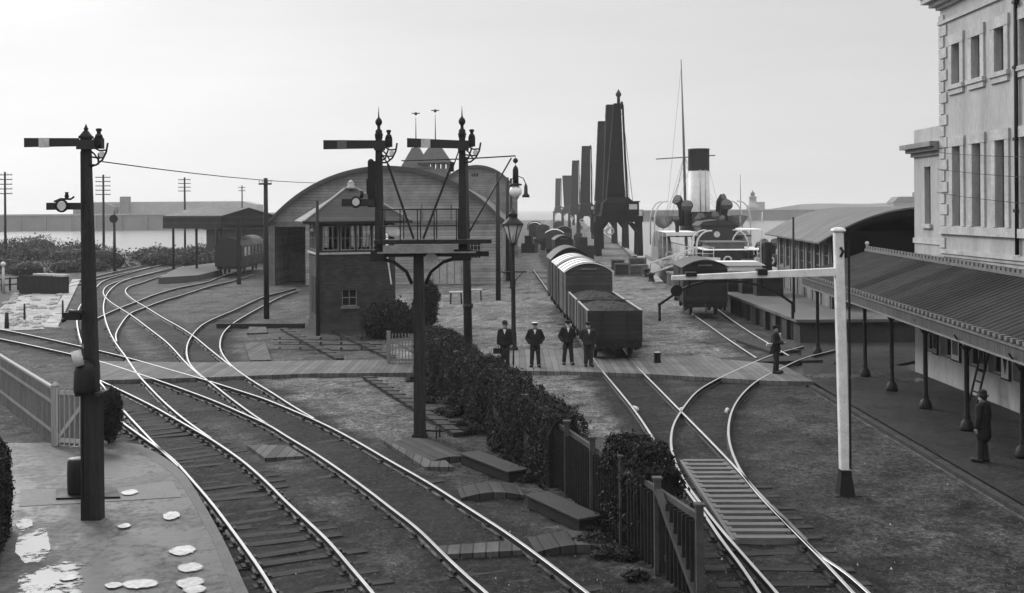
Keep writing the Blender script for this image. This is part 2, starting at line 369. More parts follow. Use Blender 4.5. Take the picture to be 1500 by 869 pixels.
def track(label, ra, rb, sl=None, bal=True, kind='dark', rng_y=(0, 70), top=.0, skip=0, halfw=1.45):
    A, B = railpath(ra), railpath(rb)
    c = A[len(A)//2]; root = thing('railway_track', (c.x, c.y, 0), label, 'track', 'railway tracks across the yard')
    rail(root, A); rail(root, B)
    mid = []
    for p in resample(A, .5):
        q = min(B, key=lambda b: (b-p).length)
        if .9 < (q-p).length < 2.3: mid.append((p, q))
    if sl:
        step = sl; lst = []; last = None
        for p in resample(A, .1):
            if not rng_y[0] < p.y < rng_y[1]: continue
            if last is not None and (p-last).length < step: continue
            q = min(B, key=lambda b: (b-p).length)
            if not 1.0 < (q-p).length < 2.1: continue
            last = p; lst.append((p, q))
        for p, q in lst[:99]:
            o = bpy.data.objects.new('sleeper', sleeper_mesh(kind)); COL.objects.link(o); o.parent = root
            m = (p+q)/2; d = (q-p); o.location = (m.x-c.x+random.uniform(-.04,.04), m.y-c.y, top+random.uniform(-.012,.008)); o.rotation_euler = (0, 0, math.atan2(d.y, d.x)+random.uniform(-.02,.02))
            o.scale = (1+random.uniform(-.03,.05), 1+random.uniform(-.08,.12), 1)
    if bal: BED.extend([((p.x+q.x)/2, (p.y+q.y)/2) for p, q in mid])
    return root, A, B
# rails are (x, y) places in the photograph dropped on to the ground
mainA = [(-230,444),(-110,464),(0,482),(60,494),(120,507.5),(181,522),(241,539),(297,555),(345,570),(388,584),(425,599),(460,614),(493,630),(526,648),(567,672),(627,706),(683,741.5),(744,781),(795,818),(862,869)]
mainB = [(-230,455),(-110,476.5),(0,496),(57,508),(115,521),(158,532.5),(201,546.5),(241,560),(272,571),(317,588),(358,606),(393,622),(424,641),(460,662.5),(501,690),(537,716),(572,743),(612,774),(653,814),(683,842),(714,869)]
track('running track curving from the far left edge down to the bottom centre', mainA+[(960,945)], mainB+[(800,952)], sl=.78, rng_y=(14, 48), top=.0)
leftC = [(118,544),(153,560),(191,578),(226,595.5),(269,620),(307,641.5),(335,660),(360,678.5),(390,705),(420,735),(450,762.5),(482,793),(513,829),(547,869),(600,940)]
leftD = [(140,587),(181,619.5),(215,644),(251,670),(278,699),(313,740),(349,788),(381,833),(403,869),(440,940)]
track('track with close dark sleepers curving round the platform edge', leftC, leftD, sl=.56, rng_y=(14, 36), top=.02)
bendL = [(352,366),(322,373.5),(300,379),(255,384),(222,391),(185,401),(150,412),(138,424),(124,439),(115,452),(112.5,468),(116,491),(122,508),(131,535),(144,556),(160,576),(181,601),(209,631),(234,657),(262,683)]
bendR = [(356,369.5),(326,377),(302,383),(258,390),(222,399.5),(196,406),(175,413.5),(166,420),(157,430),(152,444),(152,457),(159,482),(170,503),(184,522),(201,547),(221,569),(242,590),(269,613),(309,641.5)]
track('track bending sharply behind the black signal post towards the platform', bendL, bendR, sl=.8, rng_y=(30, 60))
shedA = [(433,422),(410,428),(387,434),(341,455),(326,461),(297,475),(282,490),(273.5,508),(277,531),(295,550),(310,561),(338,583),(368,605),(391,620.5)]
shedB = [(436,426),(412,434),(387,447),(363,460),(338,476),(325,491),(322.5,510),(335,531),(363,553),(398,574.5),(430,595),(460,612.5)]
track('track curving out of the dark doorway of the arched shed', shedA, shedB, sl=.8, rng_y=(30, 60))
coachA = [(352,396),(321,406),(303,413),(260,421.5),(220,433.5),(207,439),(172.5,452),(140,467)]
coachB = [(372,402),(334,413),(309,418.5),(265,432.5),(239,440),(207,452),(189,460),(177,475),(169.5,490),(171,500)]
track('track leading up to the dark carriage under the awning', coachA, coachB)
crossA = [(270,390),(240,396),(205,404),(170,413),(155,420),(151,428),(158,439),(177,452),(193,462),(221,483),(247,503.5),(274,533),(297,553)]
crossB = [(275,394),(245,401),(205,414.5),(188,420),(183.5,426),(187,432),(197,440),(216,451),(240,466),(262,478),(285,493),(302,507),(320,521.5),(340,537)]
track('crossover track cutting diagonally through the other curves', crossA, crossB, sl=.8, rng_y=(40, 60))
track('straight far track running along the foot of the bushes', [(99,415),(138,405),(184,394.5),(220,387),(253,381),(287,375),(326,367),(368,359)], [(99,420),(140,409.5),(185,399),(222,391),(258,384),(291,377.5),(330,369),(372,361)])
sidL = [(781,395),(828,462),(877,536),(905,570),(931,602.5),(954,637),(975,673),(995,703),(1027,746),(1059,793),(1086,829),(1113,869),(1165,950)]
sidR = [(806,390),(872,455),(927,530),(961,565),(999,603.5),(1041,646),(1088,695.5),(1118,729),(1152,766),(1200,814.5),(1251,869),(1330,957)]
track('straight siding track under the line of wagons', sidL, sidR, sl=.75, rng_y=(15, 25), bal=True, kind='dark', top=.03)
turnL = [(1177,507),(1130,520),(1092,536),(1050,555.5),(1020,574),(999,600),(986,624),(983,649),(988.5,675),(1003,705),(1024,733.5),(1050,767),(1079,801),(1109,835),(1139,869),(1212,952)]
turnR = [(1225,512),(1177,524.5),(1143,540),(1109,557.5),(1084,581),(1071,605),(1067,632),(1071,657),(1084,687),(1105,717),(1135,749),(1164,777),(1200,812),(1238,838),(1276,871),(1368,957)]
track('track bending right in front of the crossing towards the goods platform', turnL, turnR, bal=True)
track('siding track under the dark van beside the goods platform', [(1004,450),(1018,462),(1039,477),(1067,497),(1108,524)], [(1048,450),(1064,463),(1102,488.5),(1127,503.5),(1156,521)])
# raised timber grid of pale slats between the two rails of the turnout
tg = thing('timber_grid', G(1085,740), 'slatted timber grid lying between the rails of the right hand turnout', 'timber grid')
side = MB(); P0, P1, P2, P3 = G(1000,680), G(1060,680), G(1178,799), G(1078,799)
side.bar(P0+Vector((0,0,.05)), P3+Vector((0,0,.05)), .16, .12); side.bar(P1+Vector((0,0,.05)), P2+Vector((0,0,.05)), .16, .12)
side.build('side_beam', sleeper_pale, tg, world=True)
for i in range(16):
    t = (i+.3)/15.6; a = P0.lerp(P3, t); b = P1.lerp(P2, t); s_ = MB(); s_.bar(a+Vector((0,0,.07)), b+Vector((0,0,.07)), .2, .13)
    s_.build('slat', sleeper_pale, tg, world=True)
# board crossings
board_mat = planks('crossing_boards', .085, 0, .23, .75, .3, .07, .3, .5)
def slab_px(name, pxs, z0, z1, mat, kind='structure', rows=1):
    mb = MB(); pts = [G(x, y, z1) for x, y in pxs]; mb.prism([(p.x, p.y) for p in pts], z0, z1, 'z'); o = mb.build(name, mat)
    if kind: o['kind'] = kind
    return o
slab_px('footpath', [(146,529),(300,531),(460,528),(604,527),(604,546),(460,547),(300,553),(148,557)], .0, .15, board_mat)
slab_px('footpath', [(690,512),(830,512),(880,505),(905,525),(1000,522),(1080,528),(1146,534),(1192,559),(1130,558),(1050,553.5),(950,548),(870,545),(700,542)], .0, .16, planks('crossing_boards_b', .12, 0, .26, .7, .3, .06, .35, .5))
for label, pts in (('weathered board panel between the rails nearest the platform', [(362,652),(420,652),(446,668),(388,671)]),
                   ('short board panel laid between the rails in front of the signal box', [(358,502),(388,501),(398,527),(366,528)]),
                   ('board panel against the timber edge in front of the signal box', [(366,475),(388,474),(392,487),(362,488)]),
                   ('flat board cover beside the foot of the bracket signal', [(556,642),(582,640),(650,672),(664,684),(622,684)]),
                   ('thin boards lying between the rails at the bottom centre', [(655,812),(640,800),(745,792),(765,806)])):
    mb = MB(); c = G(*pts[0]); P = [G(x, y, .1) for x, y in pts]; mb.prism([(p.x, p.y) for p in P], .0, .1, 'z')
    tag(mb.build('duckboard', planks('boards_%d' % len(bpy.data.materials), .06, 0, .24, .8, .35, .09, .25, .5), loc=tuple(c)), label, 'duckboard', 'boards laid in the yard')
# cambered covers and timber boxes to the right of the running track
def cover(px, py, w, l, h, rz, label):
    mb = MB(); n = 8; top = [(-w/2+w*i/n, .06+h*math.sin(PI*i/n)) for i in range(n+1)]
    poly = top + [(w/2, 0), (-w/2, 0)]; mb.prism(poly, -l/2, l/2, 'y')
    o = mb.build('board_cover', planks('cover_%d' % len(bpy.data.materials), .04, 0, .3, .8, .35, .08, .25, .5)); o.location = G(px, py); o.rotation_euler = (0, 0, rz); tag(o, label, 'cover')
cover(718, 724, 1.4, .9, .1, .15, 'curved board cover between the timber boxes and the rail')
cover(836, 800, 1.5, .9, .1, .15, 'curved board cover near the bottom of the fence')
cover(627, 664, 1.3, 2.6, .1, .5, 'long low board cover right of the bracket signal post')
def tbox(px, py, w, l, h, rz, label):
    t = thing('timber_box', G(px, py), label, 'timber box', rz=rz)
    mb = MB(); mb.box(-w/2, w/2, -l/2, l/2, 0, h); mb.build('box', dark_timber, t, bevel=.02)
    mb = MB(); mb.box(-w/2-.03, w/2+.03, -l/2-.03, l/2+.03, h+.002, h+.05); mb.build('lid', M('box_lid_%d' % len(bpy.data.materials), .03, .8, .4, 4, 20, .4), t, bevel=.01)
tbox(722, 692, .5, 2.3, .24, .55, 'dark timber box in front of the middle of the hedge')
tbox(824, 760, .5, 2.1, .25, .5, 'dark timber box at the foot of the fence posts')
def trough(a, b, label, n=10):
    mb = MB(); p, q = G(*a), G(*b)
    mb.bar(p+Vector((0,0,.06)), q+Vector((0,0,.06)), .34, .14)
    for i in range(n):
        c = p.lerp(q, (i+.5)/n); mb.bar(c+Vector((-.3,.02,.13)), c+Vector((.3,-.02,.13)), .1, .04)
    tag(mb.build('rod_trough', dark_timber, loc=tuple(p)), label, 'timber trough')
trough((415,484), (498,529), 'dark timber trough running from the signal box to the boards')
trough((538,556), (672,640), 'dark timber trough running past the bracket signal post', 14)
trough((490,487), (575,528), 'dark timber trough below the brick wall of the signal box')
mb = MB()
for k, y in enumerate((497, 504, 512)):
    mb.tube([G(400, y, .12), G(470, y+1, .12), G(560, y+1, .12)], .025, 6)
    for x in range(410, 560, 30): mb.box(*[v for v in (G(x, y).x-.05, G(x, y).x+.05, G(x, y).y-.05, G(x, y).y+.05, 0, .1)])
tag(mb.build('point_rods', dark_iron, loc=tuple(G(400,500))), 'iron point rods on rollers in front of the signal box', 'point rods')
# dark timber edge in front of the box
mb = MB(); mb.bar(G(318,478,.1), G(446,478,.1), .25, .3); tag(mb.build('timber_edge', dark_timber, loc=tuple(G(318,478))), 'dark timber edge at the foot of the signal box', 'timber edge')
mb = MB(); P = [G(x, y, .16) for x, y in ((1078,497),(1120,495),(1172,512),(1128,514))]; mb.prism([(p.x, p.y) for p in P], .01, .14, 'z'); tag(mb.build('weighbridge_plate', dark_timber, loc=tuple(G(1078,497))), 'dark plate between the rails beside the goods platform', 'weighbridge')
mb = MB(); P = [G(x, y, .16) for x, y in ((1055,524),(1180,520),(1205,527),(1070,530))]; mb.prism([(p.x, p.y) for p in P], .01, .14, 'z'); tag(mb.build('timber_baulk', dark_timber, loc=tuple(G(1055,524))), 'dark timber baulks across the turnout by the standing man', 'timber')

# ---------------------------------------------------------------- the yard surface: one fine sheet, its own earth, ash and gravel as colours of the ground itself
from mathutils import noise as mn
def inpoly(px, py, poly):
    c = np.zeros(px.shape, bool); n = len(poly); j = n-1
    for i in range(n):
        (xi, yi), (xj, yj) = poly[i], poly[j]
        c ^= ((yi > py) != (yj > py)) & (px < (xj-xi)*(py-yi)/((yj-yi) or 1e-9)+xi); j = i
    return c
gx = np.arange(-46, 26.01, .3); gy = np.concatenate([np.arange(9, 62, .3), np.arange(62, 200, .9)])
XX, YY = np.meshgrid(gx, gy); sh = XX.shape
def fbm(s, oz, k=3):
    return np.array([mn.fractal(Vector((x*s, y*s, oz)), 1.0, 2.0, k) for x, y in zip(XX.ravel(), YY.ravel())]).reshape(sh)
n1, n2 = fbm(.35, 0), fbm(1.3, 7.7); n3 = fbm(3.1, 3.3, 2)
jx, jy = XX + n2*.5, YY + n1*.9
u_, v_ = jx/jy, (0-CAMH)/jy
PXX = CX + F*(u_*CA - v_*SA); PYY = HY + F*(-u_*SA - v_*CA)
tone = np.full(sh, .05)
for poly, val in (([(600,575),(640,545),(700,543),(868,548),(862,500),(830,430),(792,385),(781,330),(760,330),(735,372),(700,398),(640,412),(560,418),(560,470)], .135),
                  ([(935,553),(1120,562),(1190,560),(1130,520),(1085,480),(1030,440),(985,415),(965,400),(930,378),(890,345),(862,325),(790,325),(800,350),(850,395),(905,440),(938,500)], .125),
                  ([(170,530),(300,532),(590,528),(560,500),(500,492),(445,485),(440,420),(430,405),(340,410),(300,400),(240,415),(190,440),(165,470)], .062),
                  ([(335,555),(600,548),(620,640),(560,660),(470,610),(400,578)], .095),
                  ([(700,548),(868,550),(930,640),(985,700),(890,640),(760,580)], .11),
                  ([(620,640),(700,660),(860,800),(960,869),(1010,1000),(830,1000),(720,770)], .034),
                  ([(985,560),(1200,560),(1560,800),(1560,1000),(1100,1000),(980,700)], .043)):
    tone[inpoly(PXX, PYY, poly)] = val
bed = np.array(BED); d2 = np.full(sh, 1e9)
for k in range(0, len(bed), 60):
    q = bed[k:k+60]; d2 = np.minimum(d2, ((XX[...,None]-q[:,0])**2 + (YY[...,None]-q[:,1])**2).min(-1))
dist = np.sqrt(d2) + n2*.35 + n1*.3
ash = np.clip((1.75-dist)/.6, 0, 1)
keep = np.where((PXX > 120) & (PYY > 470) & (PXX < 980), 1.0, np.where(PXX >= 980, .62, .55))     # the older beds are cleaner
tone = tone*(1-ash*keep) + .0115*ash*keep
tone *= np.clip(1 + .5*n1 + .42*n2 + .2*n3, .25, 2); tone *= np.where((n1 > .38) | (n2+.5*n1 < -.62), .55, 1)
zz = .026*n2 + .024*n3 + .02*n1 + .012*ash
verts = np.stack([XX, YY, np.clip(zz, -.04, .07)], -1).reshape(-1, 3); nx = sh[1]
ii = np.arange(sh[0]*sh[1]).reshape(sh); fq = np.stack([ii[:-1,:-1], ii[:-1,1:], ii[1:,1:], ii[1:,:-1]], -1).reshape(-1, 4)
cx_, cy_ = verts[fq].mean(1)[:,0], verts[fq].mean(1)[:,1]
edge = np.interp(cy_, [0,92,93,118,155,200], [60,60,12.0,13.6,16.2,19]); fq = fq[(cx_ < edge) & ((cx_ < 10.5) | (cy_ > 45))]
me = bpy.data.meshes.new('ground'); me.from_pydata(verts.tolist(), [], fq.tolist())
at = me.attributes.new('tone', 'FLOAT', 'POINT'); at.data.foreach_set('value', np.clip(tone, .015, .5).ravel().astype(np.float32))
me.polygons.foreach_set('use_smooth', [True]*len(me.polygons))
gm = gravel('yard_surface', 1.0, 85, .25, .8, .3, .12, .9, .35); nt_ = gm.node_tree; bs_ = nt_.nodes['Principled BSDF']
src = grey(nt_, math_(nt_, 'MULTIPLY', math_(nt_, 'MULTIPLY', rng(nt_, noise(nt_, coords(nt_), 4.3, 3, .85), .36, .64, .5, 1.55), rng(nt_, noise(nt_, coords(nt_), 13, 3, .8), .36, .64, .55, 1.5)), bs_.inputs['Base Color'].links[0].from_node.inputs[0].links[0].from_socket)); atn = nt_.nodes.new('ShaderNodeAttribute'); atn.attribute_name = 'tone'
mxn = nt_.nodes.new('ShaderNodeMix'); mxn.data_type = 'RGBA'; mxn.blend_type = 'MULTIPLY'; mxn.inputs[0].default_value = 1; nt_.links.new(src, mxn.inputs[6]); nt_.links.new(grey(nt_, atn.outputs['Fac']), mxn.inputs[7]); nt_.links.new(mxn.outputs[2], bs_.inputs['Base Color'])
me.materials.append(gm); go = bpy.data.objects.new('ground', me); COL.objects.link(go); structure(go)
# loose stones
mb = MB()
for i in range(1800):
    px, py = random.uniform(150, 1500), 869-(869-540)*random.random()**1.3
    p = G(px, py)
    if p.x > 10.3 or (px < 420 and py > 650): continue
    s = random.choice((.008,.012,.016,.022))*random.uniform(.8,1.4)
    a = random.random()*6.28; vs = [(p.x+s*math.cos(a+k*2.09)*random.uniform(.7,1.2), p.y+s*math.sin(a+k*2.09)*random.uniform(.7,1.2), .0) for k in range(3)]+[(p.x, p.y, s*.5+.03)]
    mb.add(vs, [(0,1,3),(1,2,3),(2,0,3)], 0 if random.random() < .95 else 1)
o = mb.build('loose_stones', [M('stone_grey', .13, .85, .4, 3, 20, 0), M('stone_pale', .5, .8, .2, 3, 20, 0)]); o['kind'] = 'stuff'; o['label'] = 'loose stones and litter scattered over the yard'
# ---------------------------------------------------------------- foliage
def leaves_mesh(name, blobs, n, size, mats, core=.72):
    """n small leaf faces through a set of ellipsoid blobs (cx,cy,cz,rx,ry,rz) plus a rough dark inside"""
    bl = np.array(blobs, float); wts = (bl[:,3]*bl[:,4]*bl[:,5])**.67; wts /= wts.sum()
    idx = RNG.choice(len(bl), n, p=wts); d = RNG.normal(size=(n,3)); d /= np.linalg.norm(d, axis=1)[:,None]
    rad = 1 - np.abs(RNG.normal(0, .16, n)); rad = np.where(RNG.random(n) < .08, 1+RNG.random(n)*.22, rad)
    # lumpy outline
    lump = 1 + .12*np.sin(d[:,0]*7+idx)*np.sin(d[:,2]*6+idx*2)
    c = bl[idx,:3] + d*bl[idx,3:]*(rad*lump)[:,None]
    t = np.cross(d, RNG.normal(size=(n,3))); t /= np.linalg.norm(t, axis=1)[:,None]
    nn = d*.6 + RNG.normal(size=(n,3))*.6; nn /= np.linalg.norm(nn, axis=1)[:,None]
    t = np.cross(nn, t); t /= np.linalg.norm(t, axis=1)[:,None]; b = np.cross(nn, t)
    s = size*(.6+.8*RNG.random(n))[:,None]
    v = np.stack([c-t*s, c+b*s*.45+nn*s*.15, c+t*s, c-b*s*.45+nn*s*.15], 1).reshape(-1,3)
    v[:,2] = np.maximum(v[:,2], .01)
    mb = MB(); me = bpy.data.meshes.new(name)
    for q in blobs:
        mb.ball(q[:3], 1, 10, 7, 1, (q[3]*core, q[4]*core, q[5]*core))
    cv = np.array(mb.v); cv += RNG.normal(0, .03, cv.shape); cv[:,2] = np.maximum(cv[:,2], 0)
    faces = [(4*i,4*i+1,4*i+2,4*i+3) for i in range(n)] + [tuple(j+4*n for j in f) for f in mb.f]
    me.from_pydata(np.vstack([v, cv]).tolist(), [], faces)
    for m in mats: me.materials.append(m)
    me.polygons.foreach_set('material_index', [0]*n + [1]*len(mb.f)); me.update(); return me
def foliage(name, loc, blobs, n, size, label, cat, mats=None, kind=None, parent=None):
    o = bpy.data.objects.new(name, leaves_mesh(name, blobs, n, size, mats or [leaf_dark, leaf_core])); COL.objects.link(o); o.location = loc
    if parent: o.parent = parent
    elif label: tag(o, label, cat, None, kind)
    return o
def hedge_mesh(name, p, q, w, h, n, size, mats, rag=.1, clump=.12, st=.12):
    """clipped hedge from p to q: leaves over a noisy box-like section, a dark inside, a few stray shoots"""
    p, q = np.array(p, float), np.array(q, float); L = np.linalg.norm(q-p); t = (q-p)/L; s = np.array([-t[1], t[0], 0])
    def nz(a, b, o): return np.array([mn.noise(Vector((x, y, o))) for x, y in zip(a, b)])
    u = RNG.random(n)*L; per = RNG.random(n)*(2*h+w)      # up one side, over the top, down the other
    a = np.where(per < h, -w/2, np.where(per > h+w, w/2, per-h-w/2)); z = np.where(per < h, per, np.where(per > h+w, 2*h+w-per, h))
    hs = 1+clump*nz(u*.9, u*0, 1.1)+clump*.6*nz(u*2.7, u*0, 5.2); bul = 1+clump*2.2*nz(u*1.5, z*1.5, 3.3)
    z = z*hs; rr = np.abs(RNG.normal(0, rag, n)); stray = RNG.random(n) < .05; k = RNG.random(n)*st*stray - rr*~stray
    edge = np.clip((z/(h*hs)-.72)/.28, 0, 1); a = a*bul*(1-.28*edge**2)
    out = np.stack([np.sign(a)*(np.abs(a) > w*.42), (z > h*.93).astype(float)], 1)+1e-3
    out /= np.linalg.norm(out, axis=1)[:,None]
    c = p + t*u[:,None] + s*(a+out[:,0]*k)[:,None]; c[:,2] = p[2]+np.maximum(.03, z+out[:,1]*k)
    d = s*out[:,0:1] + np.array([0,0,1])*out[:,1:2]
    nn = d*.5 + RNG.normal(size=(n,3))*.65; nn /= np.linalg.norm(nn, axis=1)[:,None]
    tt = np.cross(nn, RNG.normal(size=(n,3))); tt /= np.linalg.norm(tt, axis=1)[:,None]; b = np.cross(nn, tt)
    sz = size*(.45+1.0*RNG.random(n)**1.5)[:,None]
    v = np.stack([c-tt*sz, c+b*sz*.45+nn*sz*.15, c+tt*sz, c-b*sz*.45+nn*sz*.15], 1).reshape(-1,3)
    m = max(3, int(L/.35)); cv = []; cf = []
    for i in range(m+1):
        x = L*i/m; hh = h*.9*(1+clump*mn.noise(Vector((x*.9,0,1.1)))+clump*.6*mn.noise(Vector((x*2.7,0,5.2)))); 
        x = min(L-.12, max(.12, x))
        for a_, z_ in ((-w*.36,0),(-w*.36,hh*.8),(-w*.2,hh),(w*.2,hh),(w*.36,hh*.8),(w*.36,0)): cv.append(p+t*x+s*a_+np.array([0,0,z_]))
    for i in range(m):
        for j in range(5): cf.append((i*6+j, i*6+j+1, (i+1)*6+j+1, (i+1)*6+j))
    cf += [tuple(range(6)), tuple(range(m*6+5, m*6-1, -1))]
    me = bpy.data.meshes.new(name); me.from_pydata(np.vstack([v, cv]).tolist(), [], [(4*i,4*i+1,4*i+2,4*i+3) for i in range(n)]+[tuple(j+4*n for j in f) for f in cf])
    for mt in mats: me.materials.append(mt)
    me.polygons.foreach_set('material_index', [0]*n+[1]*len(cf)); me.update(); return me
def hedge(loc, p, q, w, h, n, size, label, rag=.1, clump=.12, name='hedge', st=.12):
    o = bpy.data.objects.new(name, hedge_mesh(name, p, q, w, h, n, size, [leaf_dark, leaf_core], rag, clump, st)); COL.objects.link(o); o.location = loc; return tag(o, label, 'hedge' if name == 'hedge' else 'bush')
def line_blobs(p, q, n, w, h, jit=.25, z0=0):
    out = []
    for i in range(n):
        t = (i+.5)/n; c = Vector(p).lerp(Vector(q), t); hh = h*(1+random.uniform(-jit, jit)*.7); ww = w*(1+random.uniform(-jit, jit))
        out.append((c.x+random.uniform(-.1,.1), c.y+random.uniform(-.1,.1), z0+hh*.5, ww, ww*1.15, hh*.52))
        if random.random() < .6: out.append((c.x+random.uniform(-.3,.3), c.y+random.uniform(-.3,.3), z0+hh*.8, ww*.55, ww*.55, hh*.26))
    return out
# the hedge that runs beside the fence
f0, f1 = Vector((2.95,17.4,0)), Vector((-3.5,42.6,0))
def fl(t): return f0.lerp(f1, t)
h0 = Vector((1.2,25.0,0)); h1 = Vector((-3.2,43.2,0))
hd = h1-h0; n_h = Vector((-hd.y, hd.x, 0)).normalized()
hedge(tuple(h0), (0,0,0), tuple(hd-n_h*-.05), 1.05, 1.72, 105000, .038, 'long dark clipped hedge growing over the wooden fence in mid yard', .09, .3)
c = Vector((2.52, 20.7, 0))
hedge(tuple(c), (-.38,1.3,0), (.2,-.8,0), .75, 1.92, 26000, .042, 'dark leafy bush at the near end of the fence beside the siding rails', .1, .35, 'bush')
c = G(622, 487); foliage('bush', tuple(c), [(0,0,1.1,.7,.7,1.1),(.25,.2,1.9,.55,.6,.7),(-.5,-.3,.6,.7,.6,.7)], 12000, .06, 'tall dark bush beside the bracket signal, right of the brick signal box', 'bush')
c = G(655, 508); foliage('bush', tuple(c), line_blobs((-1.2,.9,0), (.8,-1.0,0), 4, .5, .7), 10000, .055, 'low bushes between the picket gate and the tall thin pole', 'bush')
c = G(565, 500); foliage('bush', tuple(c), line_blobs((-1.0,2.2,0), (.8,.9,0), 4, .75, 1.6), 14000, .065, 'dark shrub growing against the front of the brick signal box', 'bush')
c = G(158, 651); foliage('bush', tuple(c), [(0,.1,.75,.36,.42,.72),(.1,0,1.15,.26,.3,.42)], 8000, .035, 'small dark shrub tucked behind the foot of the black signal post', 'bush')
c = Vector((-9.05,17.4,.45)); hedge(tuple(c), (0,0,0), (-1.05,3.0,0), 1.3, 1.8, 52000, .034, 'tall clipped hedge cut off by the left edge of the picture', .05, .05, st=.05); bpy.context.view_layer.update()
# bushes along the bank at the far left
blobs = []
for i in range(70):
    t = random.random(); y = random.uniform(122, 164); x = -36-(y-112)*.55 - t*78
    if x > -46 - (y-118)*.12: continue
    blobs.append((x, y, .8, random.uniform(2.2,4.5), random.uniform(2,4), random.uniform(1.0,2.3)))
for i in range(26):
    x = -46-i*2.2; blobs.append((x, 116+random.uniform(-3,4), .4, 2.4, 2.0, random.uniform(.7,1.5)))
for i in range(34):
    y = random.uniform(128, 158); px = random.uniform(215, 345); blobs.append(((px-750)*y/F, y, .3, random.uniform(1.6,3.2), random.uniform(1.5,2.5), random.uniform(.9,2.0)))
foliage('undergrowth', (0,0,0), blobs, 95000, .17, 'dark scrub covering the bank between the far track and the sea', 'undergrowth', [leafmat('scrub_leaves', .05, .5), leaf_core], 'stuff')
# ---------------------------------------------------------------- fences and gates
fence_board = planks('fence_boards_dark', .03, 1, .16, .8, .35, .1, .2, .5)
ft = thing('wooden_fence', (0.6, 26, 0), 'dark wooden fence with square posts and two rails, hedge behind', 'fence')
d = (f1-f0).normalized(); nrm = Vector((-d.y, d.x, 0)); L = (f1-f0).length
for i in range(15):
    t = min(1, i*1.78/L); p = fl(t); mb = MB(); mb.bar(p, p+Vector((0,0,1.66)), .12, .12); mb.bar(p+Vector((0,0,1.66)), p+Vector((0,0,1.7)), .17, .17)
    mb.build('post', M('fence_post_%d' % i, .05, .8, .35, 3, 22, .4) if i < 1 else bpy.data.materials['fence_post_0'], ft, world=True)
for z in (.32, 1.42):
    mb = MB(); mb.bar(f0+Vector((0,0,z))-nrm*.08, f1+Vector((0,0,z))-nrm*.08, .07, .1); mb.build('rail', bpy.data.materials['fence_post_0'], ft, world=True)
mb = MB(); k = int(L/.17)
for i in range(k):
    p = f0 + d*(.08+i*.17) - nrm*.015; hh = 1.36+random.uniform(-.015,.015)
    if random.random() < .03: continue
    mb.bar(p+Vector((0,0,.06)), p+Vector((0,0,hh)), .14, .02, up=tuple(d))
mb.build('boards', M('fence_board', .018, .85, .5, 3, 20, .4), ft, world=True)
mb = MB(); p = fl(.015); mb.bar(p+Vector((.12,-.5,0)), p+Vector((-.35,1.2,1.5)), .12, .09); mb.build('brace', bpy.data.materials['fence_post_0'], ft, world=True)
# pale fence at left
pale_board = planks('fence_boards_pale', .2, 1, .19, .85, .3, .05, .35, .4)
a, b = G(-120, 490), G(84, 654.5); pf = thing('board_fence', tuple(a), 'pale close boarded fence running along the path at far left', 'fence')
d = (b-a).normalized(); L = (b-a).length; n_ = Vector((-d.y, d.x, 0)); mb = MB()
for i in range(int(L/.19)):
    p = a+d*(.095+i*.19); mb.bar(p, p+Vector((0,0,1.5+random.uniform(-.015,.015))), .182, .025, up=tuple(d))
mb.build('boards', M('pale_board', .2, .85, .3, 3, 22, .35, stretch=(3,3,.3)), pf, world=True)
mb = MB(); mb.bar(a+Vector((0,0,1.55)), b+Vector((0,0,1.55)), .1, .06); mb.build('capping', M('pale_capping', .3, .8, .2, 3, 22, .3), pf, world=True)
for z in (.4, 1.2):
    mb = MB(); mb.bar(a+n_*-.06+Vector((0,0,z)), b+n_*-.06+Vector((0,0,z)), .07, .09); mb.build('rail', bpy.data.materials['pale_board'], pf, world=True)
a, b = G(86, 655), G(108, 656.5); a.z = b.z = 0; gt = thing('gate', tuple(a), 'pale ledged gate closing the end of the board fence', 'gate')
gm = M('gate_paint', .26, .8, .25, 3, 25, .3, stretch=(3,3,.3)); b = a+(b-a).normalized()*1.0; d = (b-a).normalized(); mb = MB()
for i in range(6): p = a+d*(.08+i*.165); mb.bar(p+Vector((0,.03,.06)), p+Vector((0,.03,1.62)), .15, .02, up=tuple(d))
mb.build('boards', gm, gt, world=True)
mb = MB()
for z in (.2, 1.5): mb.bar(a+Vector((0,-.02,z)), b+Vector((0,-.02,z)), .04, .12)
mb.bar(a+Vector((0,-.02,.26)), b+Vector((0,-.02,1.44)), .04, .1); 
for p in (a, b): mb.bar(p+Vector((0,-.022,.06)), p+Vector((0,-.022,1.62)), .09, .04, up=tuple(d))
mb.build('frame', M('gate_frame', .34, .8, .2, 3, 25, .3), gt, world=True)
for p in (a-d*.1, b+d*.14):
    mb = MB(); mb.bar(p, p+Vector((0,0,1.68)), .17, .17); mb.taper((p.x,p.y), .2, .2, .04, .04, 1.68, 1.78); mb.build('gate_post', gm, gt, world=True)
